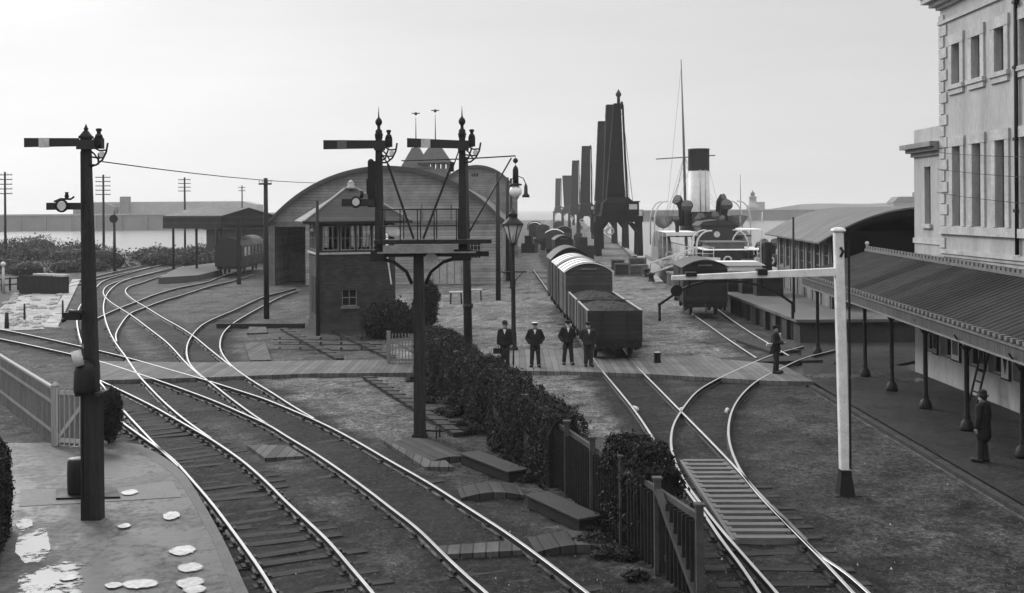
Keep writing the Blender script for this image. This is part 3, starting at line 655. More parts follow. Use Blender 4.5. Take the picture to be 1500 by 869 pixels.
# picket gate
a = G(573, 537); b = a+Vector((1.45,-.1,0)); gt = thing('picket_gate', tuple(a), 'grey picket gate with a diagonal brace behind the bracket signal post', 'gate')
gm2 = M('picket_paint', .17, .8, .3, 3, 25, .3); d = (b-a).normalized(); mb = MB()
for i in range(11):
    p = a+d*(.06+i*.135); mb.bar(p+Vector((0,0,.1)), p+Vector((0,0,1.28)), .085, .022, up=tuple(d)); mb.taper((p.x,p.y), .085, .022, .01, .022, 1.28, 1.38)
mb.build('pickets', gm2, gt, world=True); mb = MB()
for z in (.28, 1.1): mb.bar(a+Vector((0,-.03,z)), b+Vector((0,-.03,z)), .04, .1)
mb.bar(a+Vector((0,-.05,1.1)), b+Vector((0,-.05,.28)), .03, .09); mb.build('frame', gm2, gt, world=True)
for p in (a-d*.1, b+d*.12):
    mb = MB(); mb.bar(p, p+Vector((0,0,1.45)), .15, .15); mb.build('gate_post', gm2, gt, world=True)
# ---------------------------------------------------------------- near platform with its ramp
PZ = .45
edge_in = [(179,648),(228,677),(258,700),(276,727),(293,757),(315,800),(342,869),(372,945)]
edge_out = [(210,652),(249,676),(272,697),(288,721),(304,748),(328,792),(364,869),(398,945)]
pl = thing('platform', tuple(G(200,800)), 'grey paved platform with stone edging at the bottom left corner', 'platform')
def gz(x, y):     # ramp: the platform falls to the ground beyond the signal post
    z = PZ if y >= 712 else max(.03, PZ*(y-652)/60); return G(x, y, max(z, .03))
mb = MB(); rows = []
ei = cr(edge_in, 5)
for p in ei: rows.append((gz(p.x, p.y), Vector((-15, 0, 0))))
for i in range(len(rows)-1):
    a, b = rows[i][0], rows[i+1][0]; a2 = Vector((-16, a.y, a.z)); b2 = Vector((-16, b.y, b.z))
    mb.add([a, b, b2, a2], [(0,1,2,3)])
m_, nt_, b_ = newmat('platform_paving'); v_ = coords(nt_); n1 = noise(nt_, v_, .55, 6, .65); n2 = noise(nt_, v_, 6, 6, .75); n3 = noise(nt_, v_, 60, 3)
wet = rng(nt_, math_(nt_, 'ADD', n1, math_(nt_, 'MULTIPLY', math_(nt_, 'SUBTRACT', n2, .5), .5)), .46, .56, 0, 1); wet.node.clamp = True
k = math_(nt_, 'MULTIPLY', rng(nt_, n2, .36, .64, .45, 1.5), rng(nt_, n3, .3, .7, .85, 1.15))
brk = nt_.nodes.new('ShaderNodeTexBrick'); nt_.links.new(coords(nt_), brk.inputs['Vector']); brk.inputs['Scale'].default_value = 1; brk.inputs['Brick Width'].default_value = 1.3; brk.inputs['Row Height'].default_value = .85; brk.inputs['Mortar Size'].default_value = .012; brk.inputs['Color1'].default_value = (.9,.9,.9,1); brk.inputs['Color2'].default_value = (1.1,1.1,1.1,1); brk.inputs['Mortar'].default_value = (.5,.5,.5,1)
bsp = nt_.nodes.new('ShaderNodeSeparateColor'); nt_.links.new(brk.outputs['Color'], bsp.inputs[0])
k = math_(nt_, 'MULTIPLY', math_(nt_, 'MULTIPLY', k, bsp.outputs[0]), math_(nt_, 'SUBTRACT', .075, math_(nt_, 'MULTIPLY', wet, .055)))
nt_.links.new(grey(nt_, k), b_.inputs['Base Color']); nt_.links.new(rng(nt_, wet, 0, 1, .8, .45), b_.inputs['Roughness']); bump(nt_, b_, n2, .25, .015)
mb.build('paving', m_, pl, world=True)
eo = cr(edge_out, 5); mb = MB()
for i in range(len(ei)-1):
    a, b, c, e = gz(ei[i].x, ei[i].y), gz(ei[i+1].x, ei[i+1].y), gz(eo[i+1].x, eo[i+1].y), gz(eo[i].x, eo[i].y)
    mb.add([a+Vector((0,0,.004)), b+Vector((0,0,.004)), c+Vector((0,0,.004)), e+Vector((0,0,.004))], [(0,1,2,3)])
    mb.add([e+Vector((0,0,.004)), c+Vector((0,0,.004)), Vector((c.x,c.y,c.z-.13)), Vector((e.x,e.y,e.z-.13))], [(0,1,2,3)])
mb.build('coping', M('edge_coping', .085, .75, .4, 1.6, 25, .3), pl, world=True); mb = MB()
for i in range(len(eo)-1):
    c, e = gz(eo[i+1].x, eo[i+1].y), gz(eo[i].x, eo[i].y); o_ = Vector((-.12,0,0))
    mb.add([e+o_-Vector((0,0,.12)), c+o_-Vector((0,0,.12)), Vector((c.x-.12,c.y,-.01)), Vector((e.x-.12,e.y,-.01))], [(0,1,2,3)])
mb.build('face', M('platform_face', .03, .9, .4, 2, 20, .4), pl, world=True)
mb = MB(); P = [G(x, y, PZ+.008) for x, y in ((30,716),(160,717),(252,704),(266,728),(170,734),(28,742))]; mb.add(P, [tuple(range(6))]); mb.build('stone_band', M('stone_band', .13, .75, .3, 1.5, 25, .3), pl, world=True)
# puddles and pale spots on the platform
m_, nt_, b_ = newmat('puddle_water'); b_.inputs['Base Color'].default_value = (.1,.1,.1,1); b_.inputs['Roughness'].default_value = .2; b_.inputs['IOR'].default_value = 1.45; b_.inputs['Specular IOR Level'].default_value = .8; puddle = m_
def blob_px(pxs, name, mat, z):
    P = [Vector((p.x, p.y)) for p in cr(pxs+[pxs[0]], 6)][:-1]; mb = MB(); mb.add([G(p.x, p.y, z) for p in P], [tuple(range(len(P)))]); o = mb.build(name, mat); o['kind'] = 'structure'
def ragged(cx, cy, rx, ry, seed, n=44, amp=.35):
    return [(cx+rx*math.cos(a)*(1+amp*mn.noise(Vector((math.cos(a)*1.6, math.sin(a)*1.6, seed)))+amp*.5*mn.noise(Vector((math.cos(a)*5, math.sin(a)*5, seed)))), cy+ry*math.sin(a)*(1+amp*mn.noise(Vector((math.cos(a)*1.6, math.sin(a)*1.6, seed)))+amp*.5*mn.noise(Vector((math.cos(a)*5, math.sin(a)*5, seed+9))))) for a in [2*PI*i/n for i in range(n)]]
def worn(nt_, b_, nsc, namp, r0, r1):
    tcs = nt_.nodes.new('ShaderNodeTexCoord'); vs_ = nt_.nodes.new('ShaderNodeVectorMath'); vs_.operation = 'SUBTRACT'; vs_.inputs[1].default_value = (.5,.5,0); nt_.links.new(tcs.outputs['Generated'], vs_.inputs[0])
    sx_ = nt_.nodes.new('ShaderNodeSeparateXYZ'); nt_.links.new(vs_.outputs[0], sx_.inputs[0]); r_ = math_(nt_, 'SQRT', math_(nt_, 'ADD', math_(nt_, 'MULTIPLY', sx_.outputs[0], sx_.outputs[0]), math_(nt_, 'MULTIPLY', sx_.outputs[1], sx_.outputs[1])))
    r_ = math_(nt_, 'ADD', r_, rng(nt_, noise(nt_, coords(nt_), nsc, 5, .7), .3, .7, -namp, namp)); al = rng(nt_, r_, r0, r1, 1, 0); al.node.clamp = True
    nt_.links.new(al, b_.inputs['Alpha'])
worn(puddle.node_tree, puddle.node_tree.nodes['Principled BSDF'], 5, .3, .3, .42)
blob_px(ragged(1236, 550, 66, 6, 4.4, amp=.2), 'puddle', puddle, .056); blob_px(ragged(1330, 556, 30, 4, 8.4, amp=.2), 'puddle', puddle, .056)
m_, nt_, b_ = newmat('pale_spot'); worn(nt_, b_, 7, .07, .38, .47); nt_.links.new(grey(nt_, rng(nt_, noise(nt_, coords(nt_), 9, 5), .3, .7, .25, .5)), b_.inputs['Base Color']); b_.inputs['Roughness'].default_value = .5; spot = m_  # pale mottled ovals that fade out at a ragged rim
for k, (x, y, rx, ry) in enumerate(((50,800,26,30),(72,850,50,26),(64,885,66,30),(98,830,26,9),(36,768,12,12))):
    blob_px(ragged(x, y, rx, ry, k*3.7, amp=.2), 'puddle', puddle, PZ+.012+k*.0015)
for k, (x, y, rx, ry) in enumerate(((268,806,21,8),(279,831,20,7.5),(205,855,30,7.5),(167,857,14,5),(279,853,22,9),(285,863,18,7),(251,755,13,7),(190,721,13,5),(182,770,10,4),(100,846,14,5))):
    blob_px(ragged(x, y, rx, ry, k*5.1, 30, .12), 'pale_oval', spot, PZ+.022+k*.0013)
# slab and iron barrel beside the signal post
mb = MB(); c = G(128, 725, PZ); mb.prism([(p.x-c.x, p.y-c.y) for p in (G(82,719,PZ), G(170,716,PZ), G(176,731,PZ), G(82,733,PZ))], .012, .05, 'z'); o = mb.build('iron_plate', black_paint); o.location = c; tag(o, 'black iron plate let into the platform behind the signal post', 'plate')
mb = MB(); mb.lathe([(.17,0),(.18,.05),(.185,.4),(.175,.68),(.15,.72)], n=20); bt = thing('barrel', G(112, 726, PZ), 'black round drum standing on the iron plate beside the signal post', 'drum'); bt.location.z += .05
mb.build('body', black_paint, bt); mb = MB(); mb.lathe([(.155,.715),(.155,.735),(.03,.74)], n=20); mb.build('lid', grey_paint, bt)
# ---------------------------------------------------------------- semaphore signals
def sarm(mb, x0, x1, y, z0, z1, drop=0, taper=.88):
    h = (z1-z0); zc = (z0+z1)/2
    mb.prism([(x0, zc-h/2+drop), (x1, zc-h*taper/2), (x1, zc+h*taper/2), (x0, zc+h/2+drop)], y-.012, y+.012, 'y'); return mb
def lamp_unit(root, x, y, z, s=1.0, par=None):
    """round-topped oil lamp with its spectacle casting"""
    mb = MB(); mb.box(x-.1*s, x+.1*s, y-.1*s, y+.1*s, z-.16*s, z+.1*s); mb.lathe([(.105*s,0),(.08*s,.09*s),(.05*s,.11*s),(.05*s,.17*s),(.075*s,.19*s),(.07*s,.24*s),(.02*s,.25*s)], (x,y,z+.1*s), 12)
    mb.lathe([(.07*s,-.02),(.075*s,.03)], (x,y-.1*s,z-.04*s), 12, axis='y'); return mb.build('lamp', black_paint, root)
def spectacle(root, x, y, z, s=1.0):
    mb = MB(); pts = [(x-.16*s, y, z-.5*s), (x+.02*s, y, z-.5*s), (x+.17*s, y, z-.38*s), (x+.26*s, y, z-.2*s), (x+.3*s, y, z+.02*s)]
    mb.tube(pts, .024*s, 6); pts2 = [(x-.16*s, y, z-.12*s), (x-.02*s, y, z-.24*s), (x+.06*s, y, z-.36*s), (x+.1*s, y, z-.44*s)]; mb.tube(pts2, .02*s, 6)
    mb.tube([(x-.16*s,y,z-.02*s),(x+.1*s,y,z-.16*s),(x+.27*s,y,z-.15*s)], .02*s, 6); mb.tube([(x-.16*s,y,z-.3*s),(x+.05*s,y,z-.33*s),(x+.2*s,y,z-.33*s)], .02*s, 6)
    o = mb.build('spectacle', black_paint, root)
    m2 = MB(); m2.lathe([(.075*s,-.008),(.075*s,.008)], (x+.16*s,y,z-.25*s), 12, axis='y'); m2.build('lens', lens, o)
    return o
c = G(136, 760, PZ); Yl = c.y; u = Yl/F
sg = thing('signal_post', tuple(c), 'black semaphore signal on the platform with one long and one short arm', 'signal')
def zl(y): return CAMH - (y-311)*u - PZ
mb = MB(); mb.taper((0,0), .37, .26, .35, .25, 0, zl(578)); mb.box(-.26,.26,-.2,.2, zl(578), zl(573)); mb.build('casing', tarred_post, sg)
mb = MB(); mb.taper((0,0), .25, .19, .155, .14, zl(573), zl(205), top=(-.08,0)); mb.build('post', tarred_post, sg)
mb = MB(); mb.taper((-.08,0), .155, .15, .17, .17, zl(207), zl(203)); mb.box(-.19,.03,-.1,.1, zl(203), zl(199)); mb.taper((-.08,0), .19, .18, .06, .06, zl(199), zl(191)); mb.lathe([(.03,0),(.05,.03),(.03,.06),(.005,.13)], (-.08,0,zl(191)), 10); mb.build('finial', black_paint, sg)
X = lambda x: (x-136)*u
mb = MB(); sarm(mb, X(44), X(124), -.14, zl(215.5), zl(202), .0); mb.box(X(120), X(146), -.16, -.12, zl(219), zl(205)); arm = mb.build('arm', signal_red, sg)
mb = MB(); sarm(mb, X(66), X(81), -.16, zl(216.2), zl(202.8), 0, .97); mb.build('stripe', offwhite, arm)
spectacle(sg, X(146), -.1, zl(211), .82); lamp_unit(sg, X(147), .06, zl(208), .78)
mb = MB(); mb.box(X(129), X(147), -.03, .1, zl(217.5), zl(215)); mb.tube([(X(136),.02,zl(244)),(X(146),.05,zl(240)),(X(147),.05,zl(224))], .02, 6); mb.build('lamp_bracket', black_paint, sg)
mb = MB(); sarm(mb, X(76), X(126), -.15, zl(307), zl(296.5), 0, .95); a2 = mb.build('lower_arm', signal_red, sg)
mb = MB(); r_ = .11
mb.tube([(X(99)+r_*math.cos(a), -.18, zl(301)+r_*math.sin(a)) for a in [2*PI*i/20 for i in range(21)]], .022, 6); mb.build('ring', black_paint, a2)
mb = MB(); mb.lathe([(.085,-.004),(.085,.004)], (X(99),-.18,zl(301)), 16, axis='y'); mb.build('lens', lens, a2)
mb = MB(); mb.tube([(X(88),-.17,zl(295)),(X(97),-.17,zl(291)),(X(112),-.17,zl(291.5)),(X(117),-.17,zl(288))], .02, 6); mb.lathe([(.03,0),(.045,.05),(.03,.1),(.04,.13)], (X(106),-.16,zl(291)), 8); mb.build('lamp', black_paint, a2)
# balance weight casing and pale roller on the near side
mb = MB(); mb.lathe([(.2,0),(.21,.05),(.2,.42),(.15,.56),(.05,.62)], (X(130),-.14,zl(573)), 16); mb.build('weight_casing', black_paint, sg)
mb = MB(); mb.tube([(X(127),-.3,zl(533)),(X(121),-.28,zl(511))], .095, 14); mb.build('roller', offwhite, sg)
mb = MB(); mb.tube([(X(110),-.2,zl(455)),(X(130),-.2,zl(457))], .05, 8); mb.box(X(103),X(126),-.24,-.16,zl(467),zl(456)); mb.tube([(X(104),-.2,zl(466)),(X(99),-.2,zl(468))], .04, 6); mb.build('pulley', black_paint, sg)
mb = MB(); mb.tube([(-.1,-.21,0.5),(-.12,-.16,zl(222))], .012, 6); mb.build('rod', dark_iron, sg)
# ---------------------------------------------------------------- bracket signal
c = G(615, 641); Yb = c.y; u = Yb/F; X = lambda x: (x-615)*u
def zb(y): return CAMH - (y-308)*u
bs = thing('bracket_signal', tuple(c), 'tall bracket signal carrying two dolls with long arms and spiked finials', 'signal')
mb = MB(); mb.taper((0,0), .32, .32, .27, .27, 0, zb(372)); mb.box(-.2,.2,-.2,.2,0,.12); mb.build('post', tarred_post, bs)
mb = MB(); mb.box(X(553), X(722), -.5, .5, zb(357), zb(351)); mb.build('deck', dark_timber, bs)
mb = MB(); mb.box(X(566), X(668), -.53, -.5, zb(368), zb(358.5)); mb.box(X(558),X(700),-.56,-.53,zb(370.2),zb(368)); mb.build('fascia', M('deck_fascia', .2, .7, .25, 3, 20, .2), bs)
mb = MB(); mb.box(X(555), X(718), -.12, .12, zb(376), zb(369)); mb.box(X(664), X(692), -.2, .2, zb(382), zb(366)); mb.box(X(546), X(566), -.2, .2, zb(382), zb(366)); mb.build('bracket_beam', dark_iron, bs)
for sx in (1, -1):
    mb = MB(); mb.tube([(sx*X(615+10) if sx > 0 else -X(615+10), 0, zb(416)), (sx*X(615+18), 0, zb(398)), (sx*X(615+36), 0, zb(384)), (sx*X(615+62), 0, zb(377))], .05, 8); mb.build('curved_bracket', dark_iron, bs)
mb = MB(); mb.lathe([(.2,-.02),(.2,.02)], (X(634),-.2,zb(381)), 18, axis='y'); mb.build('disc', offwhite, bs)
mb = MB()
for yy in (-.5, .5):
    mb.tube([(X(563),yy,zb(307)),(X(672),yy,zb(307))], .018, 6)
    mb.tube([(X(563),yy,zb(331)),(X(672),yy,zb(331))], .012, 6)
    for x in (563, 591, 616, 640, 672): mb.tube([(X(x),yy,zb(352)),(X(x),yy,zb(306))], .018, 6)
mb.build('handrail', dark_iron, bs)
def doll(x, ytop, yarm, label, stripe, dz=0, wt=.17, ytail=377):
    mb = MB(); mb.taper((X(x),0), .25, .25, wt, wt, zb(ytail), zb(202)); d_ = mb.build('doll', tarred_post, bs, label=label)
    mb = MB(); zf = zb(200); mb.box(X(x)-.1, X(x)+.1, -.1, .1, zb(202), zf)
    mb.lathe([(.1,0),(.12,.05),(.09,.12),(.1,.16),(.045,.22),(.045,.3),(.09,.36),(.1,.42),(.075,.49),(.035,.53),(.022,.56),(.003,.86)], (X(x),0,zf), 12); mb.build('finial', black_paint, d_)
    mb = MB(); y0, y1 = yarm; sarm(mb, X(x-80), X(x-2), -.15, zb(y1), zb(y0), dz); mb.box(X(x-6), X(x+10), -.17, -.13, zb(y1+2), zb(y0+1)); a_ = mb.build('arm', signal_red, d_)
    mb = MB(); q = dz*.75
    h = (y1-y0)*u; zc = (zb(y0)+zb(y1))/2
    mb.prism([(X(x-59.5), zc-h/2+q), (X(x-46), zc-h*.97/2+q*.85), (X(x-46), zc+h*.97/2+q*.85), (X(x-59.5), zc+h/2+q)], -.165, -.163+.0, 'y'); mb.build('stripe', stripe, a_)
    spectacle(d_, X(x+11), -.12, zb(211), 1.05); lamp_unit(d_, X(x+14), .08, zb(207), .95)
    mb = MB(); mb.box(X(x), X(x+16), -.03, .1, zb(216), zb(213)); mb.tube([(X(x+2),0,zb(236)),(X(x+9),.03,zb(232)),(X(x+14),.05,zb(217))], .025, 6); mb.build('lamp_bracket', black_paint, d_)
doll(558, 160, (205, 218.5), 'left doll with grey striped arm', midgrey); doll(680, 160, (206, 219.5), 'right doll with white striped arm', offwhite, .06)
for a, b in (((571,240),(608,350)), ((666,238),(622,350))):
    mb = MB(); mb.bar((X(a[0]),0,zb(a[1])), (X(b[0]),0,zb(b[1])), .06); 
    mb.build('stay', dark_iron, bs)
mb = MB(); mb.tube([(X(677),0,zb(216)),(X(664),0,zb(252))], .02, 6); mb.tube([(X(562),0,zb(226)),(X(571),0,zb(240))], .02, 6); mb.taper((X(665),0), .1, .1, .1, .1, zb(252), zb(238)); mb.build('stay_tip', dark_iron, bs)
# little subsidiary doll with short arm
mb = MB(); mb.box(X(542), X(553), -.09, .09, zb(303), zb(236)); mb.ball((X(546),0,zb(237)), .09); mb.box(X(540),X(551),-.11,.11,zb(285),zb(262)); s_ = mb.build('short_doll', black_paint, bs)
mb = MB(); sarm(mb, X(504), X(552), -.14, zb(302), zb(291), 0, .95); a_ = mb.build('short_arm', signal_red, s_)
mb = MB(); mb.tube([(X(525)+.13*math.cos(a), -.17, zb(295.5)+.15*math.sin(a)) for a in [2*PI*i/20 for i in range(21)]], .025, 6); mb.build('ring', black_paint, a_)
mb = MB(); mb.lathe([(.105,-.004),(.105,.004)], (X(525),-.17,zb(295.5)), 16, axis='y'); mb.build('lens', lens, a_)
mb = MB(); mb.lathe([(.05,0),(.06,.1),(.04,.13),(.06,.2)], (X(533),-.15,zb(290)), 8); mb.build('lamp', black_paint, a_)
mb = MB(); mb.tube([(X(640),-.2,.35),(X(640),-.2,0)], .02, 6); mb.bar((X(618),-.1,.22), (X(650),-.25,.22), .05); mb.bar((X(645),-.25,.05), (X(645),-.25,.3), .05); mb.build('crank', dark_iron, bs)

# rank weeds along the foot of the fence and hedge
bl = []
for i in range(40):
    t = random.random()**.8; p = fl(t); bl.append((p.x-random.uniform(.15,.9), p.y+random.uniform(-.3,.3), .05, random.uniform(.15,.4), random.uniform(.15,.4), random.uniform(.08,.28)))
foliage('weeds', (0,0,0), bl, 14000, .035, 'rank weeds along the foot of the fence and hedge', 'weeds', None, 'stuff')
# ---------------------------------------------------------------- poles and lamps
def pole(px, py, ytop, r, label, arms=0, armw=1.0, cap=True, sq=False, zbase=0.0, name='telegraph_pole', cat='pole', Y=None, tilt=0, group='poles standing in the yard'):
    if Y is None: c = G(px, py, zbase)
    else: c = D(px, py, Y); c.z = zbase
    h = D(px, ytop, c.y).z - zbase; t = thing(name, tuple(c), label, cat, group)
    mb = MB()
    if sq: mb.taper((0,0), 2*r, 2*r, 1.7*r, 1.7*r, -.02, h, top=(tilt,0)); mb.taper((tilt,0), 2*r, 2*r, .3*r, .3*r, h, h+r)
    else: mb.tube([(0,0,-.02),(tilt,0,h)], [r, r*.7], 10)
    mb.build('shaft', dark_timber, t)
    for i in range(arms):
        z = h-.35-i*.55; mb = MB(); mb.box(tilt-armw, tilt+armw, -.16, -.06, z-.05, z+.05); a = mb.build('crossarm', dark_timber, t); mb = MB()
        for s in (-.92, -.45, .45, .92): mb.lathe([(.012,0),(.012,.08),(.045,.09),(.045,.15),(.02,.18)], (tilt+s*armw,-.11,z+.05), 6)
        mb.build('insulator', white_paint, a)
    return t, h
pole(8, 372, 252, .16, 'telegraph pole with five crossarms at the far left edge', 5, .9, Y=128)
pole(152, 366, 256, .17, 'telegraph pole with five crossarms just right of the black signal post', 5, .95, Y=140)
pole(271, 350, 260, .17, 'telegraph pole with crossarms above the left end of the awning', 4, .9, Y=160)
pole(355, 345, 272, .14, 'thin far telegraph pole above the gable of the awning', 2, .6, Y=190)
pole(390.5, 467, 261, .17, 'bare dark telegraph pole with one crossarm left of the signal box', 1, .38)
pole(466, 492, 294, .11, 'thin dark pole standing close in front of the signal box corner', 0)
pole(350, 417, 320, .16, 'stout square post beside the dark carriage', 0, sq=True)
pole(730, 440, 252, .19, 'tall thick pole behind the gas lamp, in front of the shed', 0)
pole(744, 412, 260, .2, 'second tall pole behind the gas lamp, farther back', 0)
pole(590, 345, 300, .1, 'thin pole rising from the far breakwater', 0, Y=300)
t, h = pole(168, 399, 322, .17, 'tall post with a round signal disc beside the far tracks', 0, name='disc_signal', cat='signal')
mb = MB(); z = h+.1; mb.lathe([(.45,-.03),(.45,.03)], (0,-.2,z), 20, axis='y'); mb.build('disc', black_paint, t)
mb = MB(); mb.taper((0,0), .16, .16, .01, .01, z, z+1.0); mb.box(-.06,.06,-.25,.05,z-.9,z-.4); mb.build('finial', black_paint, t)
t, h = pole(5, 430, 388, .13, 'short white post with a round top at the left edge', 0, name='marker_post', cat='post')
for ch in t.children: ch.data.materials[0] = offwhite
mb = MB(); mb.ball((0,0,h+.05), .2); mb.build('top', white_paint, t)
for i, (x, y, yt, l) in enumerate(((36,472,445,'short dark stake standing in the chalky bank'),(10,482,458,'dark stump at the left edge of the chalky bank'),(92,470,440,'thin stake beside the plank walk'))):
    pole(x, y, yt, .07+.06*(i == 1), l, 0, name='stake', cat='stake', group=None)
# arc lamp standard with long arm
c = G(686, 513); u = c.y/F; X = lambda x: (x-686)*u; Z = lambda y: CAMH-(y-307.5)*u
al = thing('arc_lamp_standard', tuple(c), 'tall timber standard with a long arm holding a globe arc lamp', 'lamp')
mb = MB(); mb.tube([(0,0,-.02),(-.1,0,Z(230))], [.2,.15], 12); mb.lathe([(.23,-.1),(.23,.1)], (0,0,Z(448)), 12); mb.build('pole', tarred_post, al)
mb = MB(); mb.tube([(X(590),0,Z(235)),(X(680),0,Z(233)),(X(757),0,Z(229))], .03, 6); mb.tube([(X(688),0,Z(341)),(X(751),0,Z(232))], .035, 6); mb.build('arm', dark_iron, al)
mb = MB(); mb.tube([(X(757),0,Z(229)),(X(757),0,Z(245))], .015, 6); mb.ball((X(757),0,Z(236)), .12); mb.lathe([(.08,Z(271)),(.14,Z(270)),(.13,Z(250)),(.1,Z(246)),(.03,Z(243))], (X(757),0,0), 14); mb.lathe([(.3,Z(272.5)),(.27,Z(270)),(.1,Z(269))], (X(757),0,0), 16); hd = mb.build('lamp_housing', black_paint, al)
mb = MB(); mb.ball((X(757),0,Z(281)), .29, 18, 12); mb.build('globe', globe_mat, hd)
# a second, farther arc lamp
c = G(771, 385, 0); c.y = 88; c = D(771, 385, 88); c.z = 0; u = 88/F
a2 = thing('arc_lamp_standard', (c.x, 88, 0), 'smaller arc lamp on a curved bracket beside the globe lamp, farther back', 'lamp')
Z = lambda y: CAMH-(y-307.5)*u
mb = MB(); mb.tube([(-1.2,0,0),(-1.2,0,Z(262))], [.14,.1], 10); mb.build('pole', dark_timber, a2)
mb = MB(); mb.tube([(-1.2,0,Z(264)),(-.7,0,Z(258)),(-.2,0,Z(262)),(0,0,Z(270))], .04, 6); mb.build('arm', dark_iron, a2)
mb = MB(); mb.lathe([(.3,Z(290)),(.3,Z(287)),(.16,Z(284)),(.14,Z(274)),(.04,Z(269))], (0,0,0), 12); mb.build('lamp_housing', black_paint, a2)
# gas lamp
c = G(752.5, 518); u = c.y/F; Z = lambda y: CAMH-(y-307.5)*u
gl = thing('gas_lamp', tuple(c), 'gas street lamp with a glazed lantern and ladder bar beside the men', 'street lamp')
mb = MB(); mb.lathe([(.2,0),(.2,.25),(.14,.3),(.13,.9),(.1,1.0),(.095,Z(420)),(.12,Z(415)),(.08,Z(408)),(.07,Z(362)),(.1,Z(358))], n=12); mb.build('column', dark_iron, gl)
mb = MB(); mb.tube([(-.6,0,Z(399)),(.6,0,Z(399))], .03, 6); mb.tube([(-.45,0,Z(399)),(-.05,0,Z(413))], .02, 6); mb.tube([(.45,0,Z(399)),(.05,0,Z(413))], .02, 6); mb.build('ladder_bar', dark_iron, gl)
ln = MB(); k = 6
zb_, zt_ = Z(357), Z(330)
ln.lathe([(.14,zb_),(.43,zt_)], n=4+2); lan = ln.build('lantern_glass', lampglass, gl)
mb = MB()
for i in range(k):
    a = 2*PI*i/k; mb.bar((.145*math.cos(a),.145*math.sin(a),zb_), (.44*math.cos(a),.44*math.sin(a),zt_), .035)
mb.lathe([(.48,zt_),(.48,zt_+.04),(.3,zt_+.22),(.2,zt_+.3),(.2,zt_+.42),(.24,zt_+.44),(.12,zt_+.56),(.05,zt_+.6),(.03,zt_+.75)], n=12); mb.lathe([(.16,zb_-.06),(.16,zb_+.02)], n=12); mb.build('lantern_frame', dark_iron, gl)
mb = MB(); mb.lathe([(.04,zb_),(.05,zb_+.25),(.02,zb_+.4)], n=8); mb.build('mantle', white_paint, lan)
# ---------------------------------------------------------------- signal box (turned a little)
c = G(465, 488); RZ = R(17)
brick_dark = bricks('signal_box_brick', .032, .055, 1.3); slate = planks('slate_roof', .038, 2, .16, .6, .25, .08, .5, .5)
sb = thing('signal_box', tuple(c), 'brick signal box with glazed upper storey and hipped slate roof', 'signal box', rz=RZ)
W, DP, HB, HE = 4.15, 3.6, 4.1, 5.85
def wall_grid(mb, axis, at, u0, u1, z0, z1, ops, depth, mi=0, sgn=1):
    """wall in plane axis=at with rectangular openings (a,b,c,d) and reveals going in by depth*sgn"""
    us = sorted({u0, u1, *[v for o in ops for v in o[:2]]}); zs = sorted({z0, z1, *[v for o in ops for v in o[2:]]})
    P = (lambda u, z, d=0: (at+d*sgn, u, z)) if axis == 'x' else (lambda u, z, d=0: (u, at+d*sgn, z))
    for i in range(len(us)-1):
        for j in range(len(zs)-1):
            cu, cz = (us[i]+us[i+1])/2, (zs[j]+zs[j+1])/2
            if any(a < cu < b and c_ < cz < d_ for a, b, c_, d_ in ops): continue
            mb.add([P(us[i],zs[j]), P(us[i+1],zs[j]), P(us[i+1],zs[j+1]), P(us[i],zs[j+1])], [(0,1,2,3)], mi)
    for a, b, c_, d_ in ops:
        for (p, q) in (((a,c_),(b,c_)), ((b,c_),(b,d_)), ((b,d_),(a,d_)), ((a,d_),(a,c_))):
            mb.add([P(*p), P(*q), P(*q,depth), P(*p,depth)], [(0,1,2,3)], mi)
def sash(parent, axis, at, op, depth, sgn=1, nx=1, nz=2, fw=.06, mat=None, name='window', gmat=None, label=None):
    a, b, c_, d_ = op; P = (lambda u, z, d: (at+d*sgn, u, z)) if axis == 'x' else (lambda u, z, d: (u, at+d*sgn, z))
    mb = MB(); mb.add([P(a,c_,depth-.01), P(b,c_,depth-.01), P(b,d_,depth-.01), P(a,d_,depth-.01)], [(0,1,2,3)])
    g_ = mb.build(name, gmat or glass, parent, label=label); mb = MB()
    def b2(u0,u1,z0,z1,d0,d1):
        p, q = P(u0,z0,d0), P(u1,z1,d1); mb.box(min(p[0],q[0]),max(p[0],q[0]),min(p[1],q[1]),max(p[1],q[1]),z0,z1)
    b2(a,a+fw,c_,d_,depth-.09,depth-.02); b2(b-fw,b,c_,d_,depth-.09,depth-.02); b2(a+fw,b-fw,c_,c_+fw,depth-.085,depth-.025); b2(a+fw,b-fw,d_-fw,d_,depth-.085,depth-.025)
    for i in range(1, nx): u_ = a+(b-a)*i/nx; b2(u_-fw*.3,u_+fw*.3,c_+fw,d_-fw,depth-.07,depth-.03)
    for i in range(1, nz): z_ = c_+(d_-c_)*i/nz; b2(a+fw,b-fw,z_-fw*.4,z_+fw*.4,depth-.065,depth-.035)
    mb.build('sash', mat or offwhite, g_); return g_
mb = MB(); wf = [(1.3,2.1,1.35,2.25)]; wl = [(.5,.85,.9,2.9),(1.3,1.65,.9,2.9),(2.1,2.45,.9,2.9)]
wall_grid(mb, 'y', 0, 0, W, 0, HB, wf, .2); wall_grid(mb, 'x', 0, 0, DP, 0, HB, wl, .2)
mb.box(W-.01, W, .0, DP, 0, HB); mb.box(0, W, DP-.01, DP, 0, HB); mb.box(.22, W-.02, .22, DP-.02, HB-.1, HB-.02); mb.build('brick_base', brick_dark, sb)
mb = MB(); mb.box(-.05, W+.05, -.05, DP+.05, 0, .45); mb.build('plinth', M('plinth', .05, .9, .3, 2, 20, .3), sb)
sash(sb, 'y', 0, wf[0], .2, 1, 2, 2, .05, grey_paint)
mb = MB(); mb.box(1.2, 2.2, -.1, .1, 1.22, 1.35); mb.build('sill', midgrey, sb)
